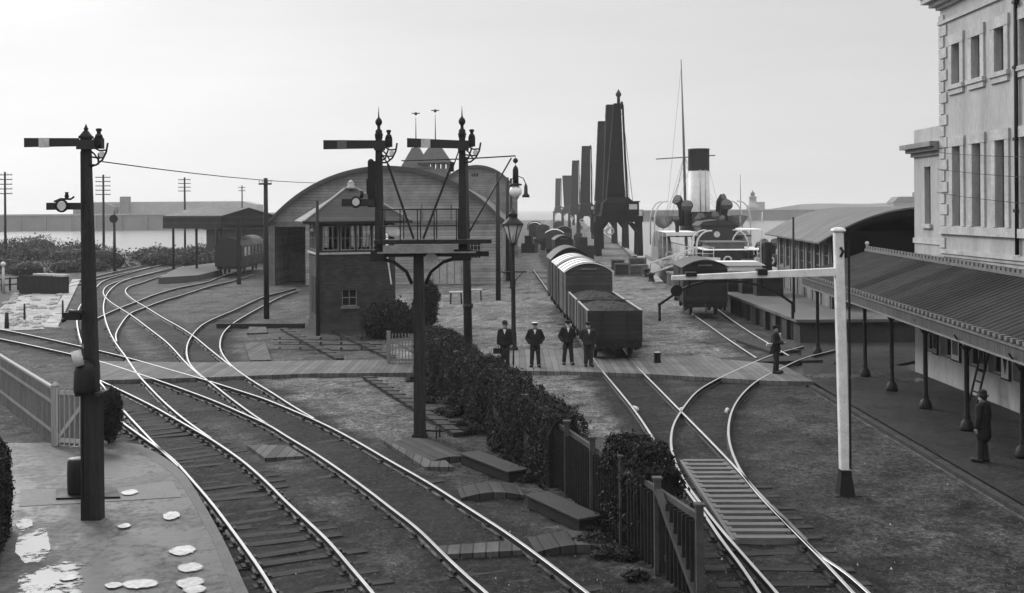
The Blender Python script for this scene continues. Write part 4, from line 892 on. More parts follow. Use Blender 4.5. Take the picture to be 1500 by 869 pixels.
for o in wl: sash(sb, 'x', 0, o, .2, 1, 1, 3, .05, grey_paint)
mb = MB(); mb.box(-.09, W+.09, -.09, DP+.09, HB+.0, HB+.1); mb.build('string_course', offwhite, sb)
# upper storey: glazed front and side
cab = M('cabin_timber', .025, .75, .3, 2, 20, .2)
mb = MB(); fr_ops = [(.3,1.15,HB+.2,HE-.25),(1.25,2.0,HB+.2,HE-.25),(2.1,2.85,HB+.2,HE-.25),(2.95,W-.3,HB+.2,HE-.25)]; sd_ops = [(.3,1.2,HB+.2,HE-.25),(1.35,2.25,HB+.2,HE-.25),(2.4,3.3,HB+.2,HE-.25)]
wall_grid(mb, 'y', .03, .03, W-.03, HB+.1, HE, fr_ops, .1); wall_grid(mb, 'x', .03, .03, DP-.03, HB+.1, HE, sd_ops, .1); wall_grid(mb, 'x', W-.03, .03, DP-.03, HB+.1, HE, sd_ops, .1, sgn=-1); wall_grid(mb, 'y', DP-.03, .03, W-.03, HB+.1, HE, fr_ops, .1, sgn=-1); mb.build('cabin', cab, sb)
m_, nt_, b_ = newmat('window_glass'); b_.inputs['Base Color'].default_value = (.9,.9,.9,1); b_.inputs['Roughness'].default_value = .03; b_.inputs['Transmission Weight'].default_value = 1; b_.inputs['IOR'].default_value = 1.05; clear = m_
for o in fr_ops: sash(sb, 'y', .03, o, .1, 1, 3, 2, .05, grey_paint, gmat=clear)
for o in sd_ops:
    sash(sb, 'x', .03, o, .1, 1, 3, 2, .05, grey_paint, gmat=clear); sash(sb, 'x', W-.03, o, .1, -1, 3, 2, .05, grey_paint, gmat=clear)
for o in fr_ops: sash(sb, 'y', DP-.03, o, .1, -1, 3, 2, .05, grey_paint, gmat=clear)
mb = MB(); mb.box(.9, 1.85, .5, .53, HB+.25, HE-.3); mb.build('blind', M('blind', .4, .8, .3, 4, 20, .1), sb)
mb = MB()
for i in range(9): x = 1.9+i*.2; mb.bar((x,.9,HB+.1), (x+.03*math.sin(i*2),.75,HB+1.0), .03)
mb.box(1.8, 3.8, .8, 1.1, HB+.02, HB+.25); mb.build('lever_frame', dark_iron, sb)
mb = MB(); ev = .75; zr = HE+1.75
cs = [(-ev,-ev,HE),(W+ev,-ev,HE),(W+ev,DP+ev,HE),(-ev,DP+ev,HE)]; a_, b_2 = (W/2-.3,DP/2,zr), (W/2+.3,DP/2,zr)
mb.add(cs+[a_,b_2], [(0,1,5,4),(1,2,5),(2,3,4,5),(3,0,4),(3,2,1,0)]); rf = mb.build('roof', slate, sb)
mb = MB()
for p in cs: mb.bar(Vector(p)+Vector((0,0,.02)), Vector(a_ if p[0] < 1 else b_2)+Vector((0,0,.02)), .16, .08)
mb.bar(a_, b_2, .16, .1); mb.build('hip_ridge', offwhite if False else M('ridge_lead', .17, .6, .2, 3, 20, .1), rf)
mb = MB(); mb.lathe([(.22,0),(.26,.1),(.16,.2),(.2,.3),(.1,.42),(.02,.5)], (W/2,DP/2,zr-.02), 12); mb.build('finial', offwhite, rf)
mb = MB()
for i in range(4):
    p, q = Vector(cs[i]), Vector(cs[(i+1)%4]); mb.bar(p+Vector((0,0,-.06)), q+Vector((0,0,-.06)), .1, .12)
mb.build('gutter', dark_iron, rf)
mb = MB(); mb.tube([(.05,-.1,HE-.1),(.05,-.1,.1)], .05, 8); mb.build('downpipe', dark_iron, sb)
mb = MB(); mb.ball((-.25,-.1,HE-.45), .1); mb.tube([(-.25,-.1,HE-.35),(-.25,-.1,HE-.05)], .02, 6); mb.build('lamp', white_paint, sb)
mb = MB(); mb.bar((3.55,-.75,HB+.15), (3.8,-.7,HB-1.6), .07); mb.tube([(3.55,-.75,HB+.2),(3.5,-.05,HB+.3)], .03, 6); mb.build('hand_rail', white_paint, sb)
mb = MB(); mb.tube([(3.75,-.25,HE-.62),(3.75,-.28,HE-.6)], .05); 
dsh = MB(); dsh.ball((0,0,0), 1, 18, 10, 0, (.48,.1,.3)); dsh.v = [(x*math.cos(.45)+z*math.sin(.45)+3.95, y-.4, -x*math.sin(.45)+z*math.cos(.45)+HE-.55) for x, y, z in dsh.v]; dsh.build('reflector', white_paint, sb)
mb.tube([(3.95,-.4,HE-.5),(3.95,.02,HE-.15)], .03, 6); mb.build('reflector_bracket', dark_iron, sb)
# ---------------------------------------------------------------- arched train shed
clap = planks('weatherboard', .25, 2, .26, .75, .2, .1, .55, .5); clap2 = planks('weatherboard_far', .2, 2, .3, .75, .18, .12, .5, .5)
roofing = M('roof_felt', .12, .7, .25, 1.2, 14, .3); roof_pale = M('roof_pale', .24, .6, .25, 1.0, 12, .2)
def shed(Y, xl, xr, zs, zt, depth, name, label, ops, mat, over=.5, slope=0, openl=None):
    c = (xl+xr)/2; hw = (xr-xl)/2; t = thing(name, (c, Y, 0), label, 'shed')
    rise = zt-zs; Rr = (hw*hw+rise*rise)/(2*rise)
    arc = lambda x: zs - (Rr-rise) + math.sqrt(max(0, Rr*Rr-x*x))
    mb = MB(); n = 72; xs = sorted({-hw+2*hw*i/n for i in range(n+1)} | {v for o in ops for v in o[:2]})
    for a, b in zip(xs, xs[1:]):
        m = (a+b)/2; o = [q for q in ops if q[0] < m < q[1]]
        segs = [(0, None)]
        if o:
            z0, z1 = o[0][2], o[0][3]; segs = ([(0, z0)] if z0 > 0 else []) + [(z1, None)]
        for s0, s1 in segs:
            za, zb2 = (arc(a), arc(b)) if s1 is None else (s1, s1)
            mb.add([(a,0,s0),(b,0,s0),(b,0,zb2),(a,0,za)], [(0,1,2,3)])
    for o in ops:
        a, b, z0, z1 = o; dd = .3
        for p, q in (((a,z0),(b,z0)),((b,z0),(b,z1)),((b,z1),(a,z1)),((a,z1),(a,z0))): mb.add([(p[0],0,p[1]),(q[0],0,q[1]),(q[0],dd,q[1]),(p[0],dd,p[1])], [(0,1,2,3)])
    mb.build('gable_wall', mat, t)
    mb = MB()
    for x in (-hw, hw):
        mb.box(x-.1, x+.1, .02, depth, 0, zs)
    mb.box(-hw, hw, depth-.2, depth, 0, zs); mb.build('side_wall', mat, t)
    mb = MB(); k = 40; W2 = hw+over*.6
    def ring(off): return [(x, arc(min(hw, max(-hw, x)))+off - (abs(x)-hw)*.6*(abs(x) > hw)) for x in [-W2+2*W2*i/k for i in range(k+1)]]
    lo, hi = ring(.02), ring(.22); poly = lo + hi[::-1]
    for i in range(k):
        q = [lo[i], lo[i+1], hi[i+1], hi[i]]
        vs = [(x, -over, z) for x, z in q] + [(x, depth+over, z) for x, z in q]
        mb.add(vs, [(0,1,2,3),(7,6,5,4),(3,2,6,7),(1,0,4,5)])
    r_ = mb.build('roof', roofing, t)
    mb = MB()
    for i in range(k):
        q = [(lo[i][0], lo[i][1]-.1), (lo[i+1][0], lo[i+1][1]-.1), (hi[i+1][0], hi[i+1][1]+.05), (hi[i][0], hi[i][1]+.05)]
        mb.prism(q, -over-.06, -over-.005, 'y')
    mb.build('barge_board', M(name+'_barge', .05, .7, .2, 2, 20, .1), r_)
    return t, arc, hw
YS = 94; us = YS/F; xl = (397-750)*us; xr_ = (734-750)*us; cS = (xl+xr_)/2
XS = lambda x: (x-750)*us-cS; ZS = lambda y: CAMH-(y-308.5)*us
t, arc, hw = shed(YS, xl, xr_, ZS(325), ZS(248), 75, 'train_shed', 'wide arched weatherboarded train shed behind the signal box', [(XS(403), XS(447), 0, ZS(331)), (XS(633), XS(675), 0, ZS(381)), (XS(688), XS(704), ZS(380), ZS(355))], clap, .6)
mb = MB(); mb.box(-hw+.05, hw-.05, -.08, -.005, ZS(329), ZS(324.5)); 
for x in (470, 545, 618, 661): mb.box(XS(x)-.06, XS(x)+.06, -.06, -.004, ZS(324.4), ZS(300 if x != 470 else 310))
mb.build('tie_beam', midgrey, t)
mb = MB(); mb.box(XS(396)-.1, XS(403), -.3, .3, 0, ZS(330)); mb.box(XS(396), XS(447), -.12, -.01, ZS(331.5), ZS(329.5)); mb.build('door_post', midgrey, t)
o = (XS(688), XS(704), ZS(380), ZS(355)); sash(t, 'y', 0, o, .25, 1, 3, 4, .06, grey_paint)
mb = MB(); mb.box(XS(633)+.02, XS(675)-.02, .12, .2, .02, ZS(381)-.02); dr = mb.build('door', M('pale_door', .33, .7, .2, 3, 20, .2), t); mb = MB()
for x in (XS(643), XS(654), XS(665)): mb.box(x-.03, x+.03, .1, .118, .02, ZS(383))
mb.build('door_strip', midgrey, dr)
mb = MB(); mb.box(-hw+.3, -hw+3.4, 6, 20, 0, 2.6); mb.build('inner_wall', M('shed_inner', .12, .9, .3, 1.5, 15, .2), t)
# second shed farther back
YS2 = 150; us = YS2/F; xl2 = (640-750)*us; xr2 = (757-750)*us
t2, arc2, hw2 = shed(YS2, xl2, xr2, CAMH-(288-307.5)*us, CAMH-(245-307.5)*us, 40, 'far_shed', 'smaller arched shed rising behind the right side of the train shed', [((690-750)*us-(xl2+xr2)/2, (702-750)*us-(xl2+xr2)/2, CAMH-(260-307.5)*us, CAMH-(254-307.5)*us)], clap2, .5)
o = ((690-750)*us-(xl2+xr2)/2, (702-750)*us-(xl2+xr2)/2, CAMH-(260-307.5)*us, CAMH-(254-307.5)*us); sash(t2, 'y', 0, o, .25, 1, 3, 1, .1, grey_paint)
# ---------------------------------------------------------------- roof towers behind the shed
YT = 185; ut = YT/F
def tower(x0, x1, yb, yt, yeave, label, lantern, fin):
    c = ((x0+x1)/2-750)*ut; w = (x1-x0)*ut; Z = lambda y: CAMH-(y-308)*ut
    t = thing('tower', (c, YT, 0), label, 'tower'); mb = MB()
    if lantern:
        n = 6; zb0, zt0 = Z(yeave+9), Z(yeave)
        mb.taper((0,0), w, w*.9, w, w*.9, 0, zb0); 
        for i in range(n): x = -w*.44+w*.88*i/(n-1); mb.box(x-.22, x+.22, -w*.42, -w*.38, zb0, zt0); mb.box(x-.22, x+.22, w*.38, w*.42, zb0, zt0)
    else: mb.taper((0,0), w*.95, w*.9, w*.95, w*.9, 0, Z(yeave))
    mb.build('body', midgrey, t)
    mb = MB(); s = .45 if lantern else .3; mb.taper((0,0), w*1.12, w*1.05, w*s, w*s, Z(yeave), Z(yt)); mb.box(-w*.57, w*.57, -w*.54, w*.54, Z(yeave)-.15, Z(yeave)); r_ = mb.build('roof', M('tower_slate_%d' % len(bpy.data.materials), .07, .7, .3, 1.5, 12, .3), t)
    mb = MB(); mb.tube([(0,0,Z(yt)),(0,0,Z(fin))], [.14,.04], 6); mb.ball((0,0,Z(fin)+.6), .28); mb.ball((0,0,Z(yt)+.3), .4); mb.box(-.7,.7,-.03,.03,Z(fin)-.3+.9,Z(fin)+.75); mb.build('finial', dark_iron, r_)
tower(591, 629, 250, 217, 247, 'left hipped roof tower with a slender finial behind the train shed', False, 172)
tower(617, 660, 250, 217, 239, 'right roof tower with open lantern windows and a weather vane', True, 168)
# ---------------------------------------------------------------- station awning at the left
YA = 112; ua = YA/F
aw = thing('awning', ((361-750)*ua, YA, 0), 'long dark platform awning with a gabled end at the far left station', 'awning', rz=R(52))
Z = lambda y: CAMH-(y-310)*ua
hwA = 2.5/math.cos(R(0))*1.35; LA = 9.5
mb = MB(); ze, zr_ = Z(316), Z(304.5)
for s in (-1, 1): mb.add([(s*hwA,-.4,ze),(0,-.4,zr_),(0,LA,zr_),(s*hwA,LA,ze),(s*hwA,-.4,ze-.12),(0,-.4,zr_-.12),(0,LA,zr_-.12),(s*hwA,LA,ze-.12)], [(0,1,2,3),(4,5,6,7),(0,3,7,4),(0,1,5,4),(2,3,7,6)])
mb.build('roof', M('awning_roof', .05, .7, .3, 1, 12, .3), aw)
fas = planks('awning_boards', .028, 2, .3, .8, .25, .1, .4, .5)
mb = MB()
for s in (-1, 1): mb.box(s*hwA-.04, s*hwA+.04, -.3, LA, Z(335), ze-.13)
mb.build('valance', fas, aw); mb = MB(); mb.add([(-hwA+.05,-.28,ze-.14),(hwA-.05,-.28,ze-.14),(0,-.28,zr_-.16),(-hwA+.05,-.28,Z(331)),(hwA-.05,-.28,Z(331))], [(0,2,1),(0,1,4,3)]); mb.build('gable', fas, aw)
for i in range(3):
    for s in (-1, 1):
        mb = MB(); mb.tube([(s*(hwA-.6),.6+i*4,0),(s*(hwA-.6),.6+i*4,Z(331))], .13, 8); mb.build('column', dark_iron, aw)
# dark carriage under it
c = G(335, 406); cr_ = thing('carriage', tuple(c), 'dark railway carriage standing under the awning beside the shed', 'carriage', rz=R(4))
mb = MB(); prof = [(-1.3,1.0),(1.3,1.0),(1.36,1.8),(1.3,3.0),(1.0,3.5),(.5,3.75),(0,3.82),(-.5,3.75),(-1.0,3.5),(-1.3,3.0),(-1.36,1.8)]; mb.prism(prof, 0, 14, 'y'); cb_ = mb.build('body', M('carriage_paint', .018, .5, .3, 2, 15, .1), cr_)
for i in range(6):
    mb = MB(); y = 1.0+i*2.1; mb.box(1.335, 1.375, y, y+1.2, 2.0, 2.85); mb.build('window', lens if i in (0, 1) else glass, cb_)
mb = MB(); mb.box(-1.15, 1.15, .1, 13.9, .75, .995); mb.build('underframe', black_paint, cr_)
for y in (2.2, 4.4, 9.6, 11.8):
    for s in (-.75, .75): mb = MB(); mb.lathe([(.45,-.06),(.45,.06)], (s,y,.62), 16, axis='x'); mb.build('wheel', black_paint, cr_)
for s in (-.85, .85): mb = MB(); mb.lathe([(.08,-.5),(.08,-.06),(.2,-.05),(.2,0)][::-1], (s,0,1.05), 12, axis='y'); mb.build('buffer', black_paint, cr_)
mb = MB(); mb.prism([(-34,0),(-34,.7),(-29,.7),(-29,0)], 0, 1, 'y'); 
# platforms there
mb = MB(); P = [G(x, y, 0) for x, y in ((352,418),(388,404),(400,418),(352,419))]; 
st = sheet('station_platform', [G(*p) for p in ((268,404),(318,398),(322,406),(290,410),(258,413))], .5, stone); 
mb = MB(); P = [G(*p) for p in ((232,416),(262,399),(316,392),(321,404),(290,412))]; mb.prism([(p.x,p.y) for p in P], 0, .55, 'z'); st.name = 'tmp'; bpy.data.objects.remove(st); structure(mb.build('platform', M('far_platform', .09, .85, .3, .8, 12, .2)))
# timber staging and plank walk at left
sg2 = thing('timber_staging', tuple(G(70,432)), 'low timber staging with a pale top rail in front of the far scrub', 'staging')
a, b = G(30,430), G(99,432); mb = MB(); mb.bar(a+Vector((1.2,0,1.5)), b+Vector((0,0,1.5)), .5, .18); mb.build('top_rail', offwhite, sg2, world=True)
mb = MB()
for i in range(9): p = a.lerp(b, (i+.5)/9); mb.bar(p, p+Vector((0,0,1.45)), .6, .1)
mb.bar(a+Vector((0,0,.7)), b+Vector((0,0,.7)), .1, .8); mb.build('trestle', dark_timber, sg2, world=True)
mb = MB(); a, b = G(-60,432), G(38,424); 
for z in (.5, 1.0): mb.bar(a+Vector((0,0,z)), b+Vector((0,0,z)), .08, .1)
for i in range(9): p = a.lerp(b, i/8); mb.bar(p, p+Vector((0,0,1.1)), .12)
tag(mb.build('rail_fence', dark_timber, loc=tuple(a)), 'low dark post and rail fence at the far left edge', 'fence')
mb = MB(); A = [G(64,482), G(84,483), G(118,411), G(106,411)]; mb.prism([(p.x,p.y) for p in A], .02, .12, 'z'); tag(mb.build('plank_walk', planks('plank_walk_boards', .3, 1, .5, .8, .2, .06, .5, .4), loc=tuple(A[0])), 'pale plank walk running down the chalky bank', 'plank walk')
mb = MB()
for i in range(60):
    p = G(random.uniform(8,95), random.uniform(432,482)); s = random.uniform(.12,.4); mb.ball((p.x,p.y,.03), s, 7, 5, 0, (1,1,.5))
o = mb.build('rubble', lightsoil); o['kind'] = 'stuff'; o['label'] = 'pale rubble strewn over the chalky bank'

# low station building behind the carriage
Yb2 = 134; ub = Yb2/F
st_ = thing('station_building', ((352-750)*ub, Yb2, 0), 'low dark station building behind the carriage and awning', 'building'); hw_ = 50*ub
mb = MB(); mb.box(-hw_, hw_, 0, 9, 0, 4.2); mb.build('wall', M('station_wall', .05, .85, .3, 1, 10, .2), st_); mb = MB(); mb.prism([(-hw_-.4,4.2),(hw_+.4,4.2),(hw_-1.5,5.4),(-hw_+1.5,5.4)], -.5, 9.5, 'y'); mb.build('roof', M('station_roof', .045, .8, .3, 1, 10, .2), st_)
for i in range(5): mb = MB(); x = -hw_+1.2+i*1.75; mb.box(x, x+.8, -.05, -.004, 1.4, 3.0); mb.build('window', lens if i in (2, 3) else glass, st_)
# ---------------------------------------------------------------- wagons
wag_dark = planks('wagon_boards', .02, 2, .2, .75, .3, .08, .4, .5); wag_end = planks('wagon_end_boards', .025, 2, .2, .75, .35, .07, .45, .5)
van_grey = planks('van_boards', .055, 2, .19, .7, .25, .07, .5, .4); van_dark = planks('van_boards_dark', .016, 2, .19, .7, .3, .08, .5, .4)
iron_edge = M('iron_edge', .3, .45, .3, 6, 40, .1, spec=.5); coal = gravel('coal_load', .022, 60, 1.2, .6, .4, 0, .9, .2)
roof_wet = M('van_roof_canvas', .75, .4, .18, 1.2, 14, .15, stretch=(1,2.2,1)); roof_dk = M('van_roof_dark', .06, .55, .3, 1.5, 14, .2)
def chassis(t, L, W=2.2, zf=.98):
    mb = MB(); 
    for s in (-1, 1): mb.box(s*.9-.06, s*.9+.06, -L/2, L/2, zf-.3, zf-.03)
    for y in (-L/2+.0, L/2-.12): mb.box(-W/2+.03, W/2-.03, y, y+.12, zf-.31, zf-.035)
    for y in (-L*.28, L*.28):
        for s in (-1, 1):
            mb.prism([(y-.4,zf-.3),(y+.4,zf-.3),(y+.12,.42),(y-.12,.42)], s*.98-.015, s*.98+.015, 'x'); mb.box(s*.98-.08, s*.98+.1, y-.14, y+.14, .48, .74)
        mb.tube([(-.95,y,.64),(.95,y,.64)], .06, 8)
    mb.bar((1.05,-.2,.7),(1.05,1.5,.45),.03,.06); mb.build('underframe', black_paint, t)
    for y in (-L*.28, L*.28):
        for s in (-1, 1):
            w_ = MB(); w_.lathe([(.3,-.05),(.46,-.065),(.49,-.065),(.49,-.04),(.46,.065),(.3,.05),(.12,.09)], (s*.74,y,.64), 20, axis='x'); w_.build('wheel', rail_side, t)
    for e in (-1, 1):
        for s in (-.86, .86):
            b_ = MB(); b_.lathe([(.17,0),(.15,.03),(.06,.06),(.06,.28),(.11,.3),(.12,.4)], (s, e*(L/2+.4), zf-.17), 12, axis='y')
            if e > 0: b_.v = [(x, 2*(L/2+.2)-y+.0, z) for x, y, z in b_.v]
            b_.v = [(x, (y if e < 0 else y), z) for x, y, z in b_.v]; b_.build('buffer', black_paint, t)
    hk = MB(); hk.tube([(0,-L/2,zf-.17),(0,-L/2-.25,zf-.17),(0,-L/2-.3,zf-.35),(0,-L/2-.22,zf-.55)], .03, 6); hk.build('coupling', black_paint, t)
def open_wagon(loc, rz, label, L=4.7, W=2.28, zt=2.2, load=.2):
    t = thing('open_wagon', loc, label, 'wagon', 'goods wagons on the siding', rz); zf = .98; chassis(t, L, W, zf)
    mb = MB(); mb.box(-W/2, W/2, -L/2, L/2, zf-.03, zf+.05); th = .07
    for s in (-1, 1): mb.box(s*(W/2-th/2)-th/2, s*(W/2-th/2)+th/2, -L/2+th, L/2-th, zf+.05, zt)
    for s in (-1, 1): mb.box(-W/2, W/2, s*(L/2-th/2)-th/2, s*(L/2-th/2)+th/2, zf+.05, zt)
    mb.build('body', wag_end, t)
    mb = MB()
    for s in (-1, 1): mb.box(s*(W/2-.035)-.045, s*(W/2-.035)+.045, -L/2, L/2, zt+.002, zt+.03)
    for s in (-1, 1):
        for e in (-1, 1): mb.box(s*W/2-.01 if s > 0 else -W/2-.012, s*W/2+.012 if s > 0 else -W/2+.01, e*(L/2-.08)-.08, e*(L/2-.08)+.08, zf, zt)
    mb.build('capping', iron_edge, t)
    for e in (-1, 1):
        for x in (-.55, .55): mb = MB(); mb.box(x-.06, x+.06, e*(L/2+.03)-.029, e*(L/2+.03)+.029, zf-.3, zt-.05); mb.build('stanchion', wag_dark, t)
    for y in (-.8, .8):
        for s in (-1, 1): mb = MB(); mb.box(s*(W/2+.012)-.011, s*(W/2+.012)+.011, y-.05, y+.05, zf-.15, zt-.02); mb.build('stanchion', wag_dark, t)
    mb = MB(); n, m = 18, 26; vs = []; fs = []
    for i in range(m+1):
        for j in range(n+1):
            x = -W/2+th+(W-2*th)*j/n; y = -L/2+th+(L-2*th)*i/m
            e = (1-abs(2*j/n-1)**2.2)*(1-.85*abs(2*i/m-1)**6)
            vs.append((x, y, zt-.1+load*e+random.uniform(-.035,.035)))
    for i in range(m):
        for j in range(n): fs.append((i*(n+1)+j, i*(n+1)+j+1, (i+1)*(n+1)+j+1, (i+1)*(n+1)+j))
    mb.add(vs, fs); mb.build('load', coal, t)
    return t
def van(loc, rz, label, L=4.8, W=2.4, ze=3.15, rise=.48, mat=None, roof=None, hoops=True, group='goods wagons on the siding', near=None):
    t = thing('goods_van', loc, label, 'goods van', group, rz); zf = 1.0; chassis(t, L, W, zf); mat = mat or van_grey
    arc = lambda x: ze+rise*(1-(abs(x)/(W/2))**2)
    n = 14; top = [(W/2-W*i/n, arc(W/2-W*i/n)-.02) for i in range(n+1)]
    mb = MB(); mb.prism([(-W/2,zf-.03),(W/2,zf-.03)]+top, -L/2, L/2, 'y'); bd = mb.build('body', mat, t)
    mb = MB(); k = 16; W2 = W+.16
    for i in range(k):
        x0, x1 = -W2/2+W2*i/k, -W2/2+W2*(i+1)/k; f = lambda x: arc(x*W/W2)
        mb.prism([(x0,f(x0)-.015),(x1,f(x1)-.015),(x1,f(x1)+.04),(x0,f(x0)+.04)], -L/2-.1, L/2+.1, 'y')
    rf = mb.build('roof', roof or roof_wet, t)
    if hoops:
        for y in (-L/2+.02, -L/6, L/6, L/2-.02):
            mb = MB(); pts = [(-W2/2+W2*i/k, y, arc((-W2/2+W2*i/k)*W/W2)+.05) for i in range(k+1)]
            for a, b in zip(pts, pts[1:]): mb.bar(a, b, .1, .03)
            mb.build('roof_strip', roof_dk, rf)
    for e in (-1, 1):
        mb = MB(); y = e*(L/2+.025)
        for x in (-W/2+.05, W/2-.05): mb.box(x-.05, x+.05, y-.023, y+.023, zf, arc(x)-.08)
        mb.box(-W/2+.1, W/2-.1, y-.021, y+.021, ze-.12, ze-.02); mb.box(-W/2+.1, W/2-.1, y-.021, y+.021, zf, zf+.1)
        for x in (-.42, .42): mb.box(x-.05, x+.05, y-.02, y+.02, zf+.1, ze-.12)
        mb.build('framing', mat, bd)
    mb = MB(); y = -L/2-.06; mb.box(-.4,.4,y-.02,y+.03,ze+.12,ze+.2); mb.build('end_ventilator', midgrey, bd)
    for s in (-1, 1): mb = MB(); mb.box(s*(W/2+.02)-.019, s*(W/2+.02)+.019, -.75, .75, zf+.05, ze-.1); mb.build('door', mat, t)
    return t
def sidx(Y):  # centre line of the siding and its heading
    return 4.22 - (Y-44.6)*.0255
RZS = math.atan(.0255)
y = 45.0
open_wagon((sidx(y+2.35), y+2.35, .0), RZS, 'near open wagon heaped with dark load beside the four men'); y += 5.5
open_wagon((sidx(y+2.35), y+2.35, .0), RZS, 'second open wagon coupled between the near open wagon and the pale van', load=.26); y += 5.55
van((sidx(y+2.4), y+2.4, 0), RZS, 'pale roofed goods van coupled behind the open wagons'); y += 5.7
van((sidx(y+2.4), y+2.4, 0), RZS, 'goods van with striped wet roof behind the first pale roofed van', mat=van_dark, ze=3.2); y += 5.7
van((sidx(y+2.4), y+2.4, 0), RZS, 'dark ended goods van with a rounder roof, last of the coupled vans', mat=van_dark, ze=3.25, rise=.75, roof=roof_dk, hoops=False); y += 5.7
van((5.4, 118, 0), RZS, 'tall dark van standing alone beyond the row of vans', mat=van_dark, W=1.9, ze=3.1, roof=roof_dk, hoops=False)
c = G(1036, 464, .16); van((c.x, c.y+2.5, 0), R(-2), 'dark goods van standing by the goods platform behind the loading gauge', L=4.8, W=2.55, ze=2.95, rise=.45, mat=van_dark, roof=roof_dk, hoops=False, group=None)
k = 0
for (px, Y, nm) in ((812,150,'far van on the quay, nearest of the distant row'),(826,176,'far pale van on the quay just left of the cranes'),(795,200,'far van near the end of the arched sheds'),(783,230,'far dark van below the pier end at left'),(818,250,'tiny far van between the pier end and the cranes')):
    x = (px-750)*Y/F; van((x, Y, 0), R(-2), nm, mat=[van_grey, van_dark][k % 2], roof=[roof_wet, roof_dk, roof_dk][k % 3], hoops=False, group='far wagons on the pier'); k += 1
# ---------------------------------------------------------------- people
def skinmesh(name, tubes, balls, mat, parent, vox=.022, sm=4):
    mb = MB()
    for pts, rs in tubes:
        mb.tube(pts, rs, 10)
        for p, r in zip(pts, rs): mb.ball(p, r*1.0, 10, 8)
    for c, r, sc in balls: mb.ball(c, r, 14, 10, 0, sc)
    o = mb.build(name, mat, parent); m = o.modifiers.new('remesh', 'REMESH'); m.mode = 'VOXEL'; m.voxel_size = vox; m.use_smooth_shade = True
    s = o.modifiers.new('smooth', 'SMOOTH'); s.iterations = sm; s.factor = .5
    return o
def person(loc, rz, label, hat='cap', arms=('down','down'), coat_len=.78, stance=.13, H=1.72, coat=None, beard=False, shirt=True, hold=None, group=None):
    t = thing('person', loc, label, 'person', group, rz); s = H/1.72; coat = coat or cloth_black
    V = lambda x, y, z: (x*s, y*s, z*s)
    hip, sh = .92, 1.42; tubes = []; balls = []
    ank = [(-stance,.02,.09),(stance,-.02,.09)]
    for i, sg_ in enumerate((-1, 1)):
        a = ank[i]; tubes.append(([V(sg_*.09,0,hip), V((sg_*.09+a[0])/2*1.02,-.02,.5), V(*a)], [.095*s,.062*s,.042*s])); tubes.append(([V(*a), V(a[0]+sg_*.03, a[1]-.16, .045)], [.045*s,.038*s]))
    tubes.append(([V(0,0,hip), V(0,.01,1.12), V(0,0,1.33)], [.15*s,.14*s,.15*s])); tubes.append(([V(-.17,0,sh-.02), V(.17,0,sh-.02)], [.075*s,.075*s])); tubes.append(([V(0,.01,1.4), V(0,-.01,1.53)], [.06*s,.055*s]))
    hands = []; armp = []
    for sg_, mode in zip((-1, 1), arms):
        S = (sg_*.2, 0, sh-.03)
        if mode == 'down': E, Wr = (sg_*.26,.03,1.13), (sg_*.27,-.03,.88)
        elif mode == 'pocket': E, Wr = (sg_*.33,.06,1.12), (sg_*.21,-.1,.93)
        elif mode == 'front': E, Wr = (sg_*.27,.0,1.13), (sg_*.08,-.27,1.12)
        elif mode == 'back': E, Wr = (sg_*.3,.12,1.14), (sg_*.12,.17,.95)
        tubes.append(([V(*S), V(*E), V(*Wr)], [.056*s,.045*s,.033*s])); armp.append((S,E,Wr)); hands.append((sg_, Wr, mode))
    body = skinmesh('body', tubes, [(V(0,-.01,1.6), .098*s, (.86,1.0,1.22)), (V(0,-.1,1.575), .022*s, (.8,1.2,1.1)), (V(-.09,0,1.585), .022*s, (.6,1,1.4)), (V(.09,0,1.585), .022*s, (.6,1,1.4)), (V(0,-.055,1.525), .045*s, (1,.9,.8))], skin, t, .017, 3)
    hb = MB()
    for sg_, Wr, mode in hands:          # palm, four fingers and a thumb on each hand
        x, y, z = Wr; dn = Vector((0,-.02,-1)) if mode in ('down','pocket') else Vector((-sg_*.6,-.75,-.1)); dn.normalize()
        p0 = Vector((x,y,z)); p1 = p0+dn*.08; side = Vector((0,1,0)) if mode in ('down','pocket') else Vector((0,0,1))
        hb.tube([V(*p0), V(*(p0+dn*.04)), V(*p1)], [.028*s,.036*s,.034*s], 8)
        for k_, l_ in zip((-1.5,-.5,.5,1.5), (.06,.075,.08,.065)):
            b0 = p1+side*k_*.017; b1 = b0+dn*l_*.55; b2 = b1+(dn*.7+Vector((-sg_*.7,0,0))).normalized()*l_*.5; hb.tube([V(*b0),V(*b1),V(*b2)], [.0095*s,.009*s,.007*s], 6)
        th0 = p0+dn*.03-side*.03; hb.tube([V(*th0), V(*(th0-side*.025+dn*.03)), V(*(th0-side*.03+dn*.06))], [.012*s,.011*s,.008*s], 6)
    hb.build('hands', skin, body)
    eb = MB()
    for x in (-.034, .034): eb.ball(V(x,-.092,1.615), .011*s, 8, 6); eb.box(*[v*s for v in (x-.02, x+.02, -.1, -.088, 1.635, 1.642)])
    eb.box(*[v*s for v in (-.026, .026, -.1, -.094, 1.536, 1.542)]); eb.build('eyes', cloth_dark, body)
    if beard:
        bb = MB(); bb.ball(V(0,-.075,1.515), .062*s, 12, 8, 0, (1,.75,1.15)); bb.build('beard', M('grey_beard_%d' % len(bpy.data.materials), .35, .9, .2, 10, 60, .3), t)
    hr = MB(); hr.ball(V(0,.02,1.63), .1*s, 12, 8, 0, (.9,.92,1.0)); hr.build('hair', cloth_dark, t)
    # trousers, coat, boots
    tt = []
    for i, sg_ in enumerate((-1, 1)):
        a = ank[i]; tt.append(([V(sg_*.09,0,hip+.02), V((sg_*.09+a[0])/2*1.02,-.02,.5), V(a[0],a[1],.1)], [.118*s,.09*s,.08*s]))
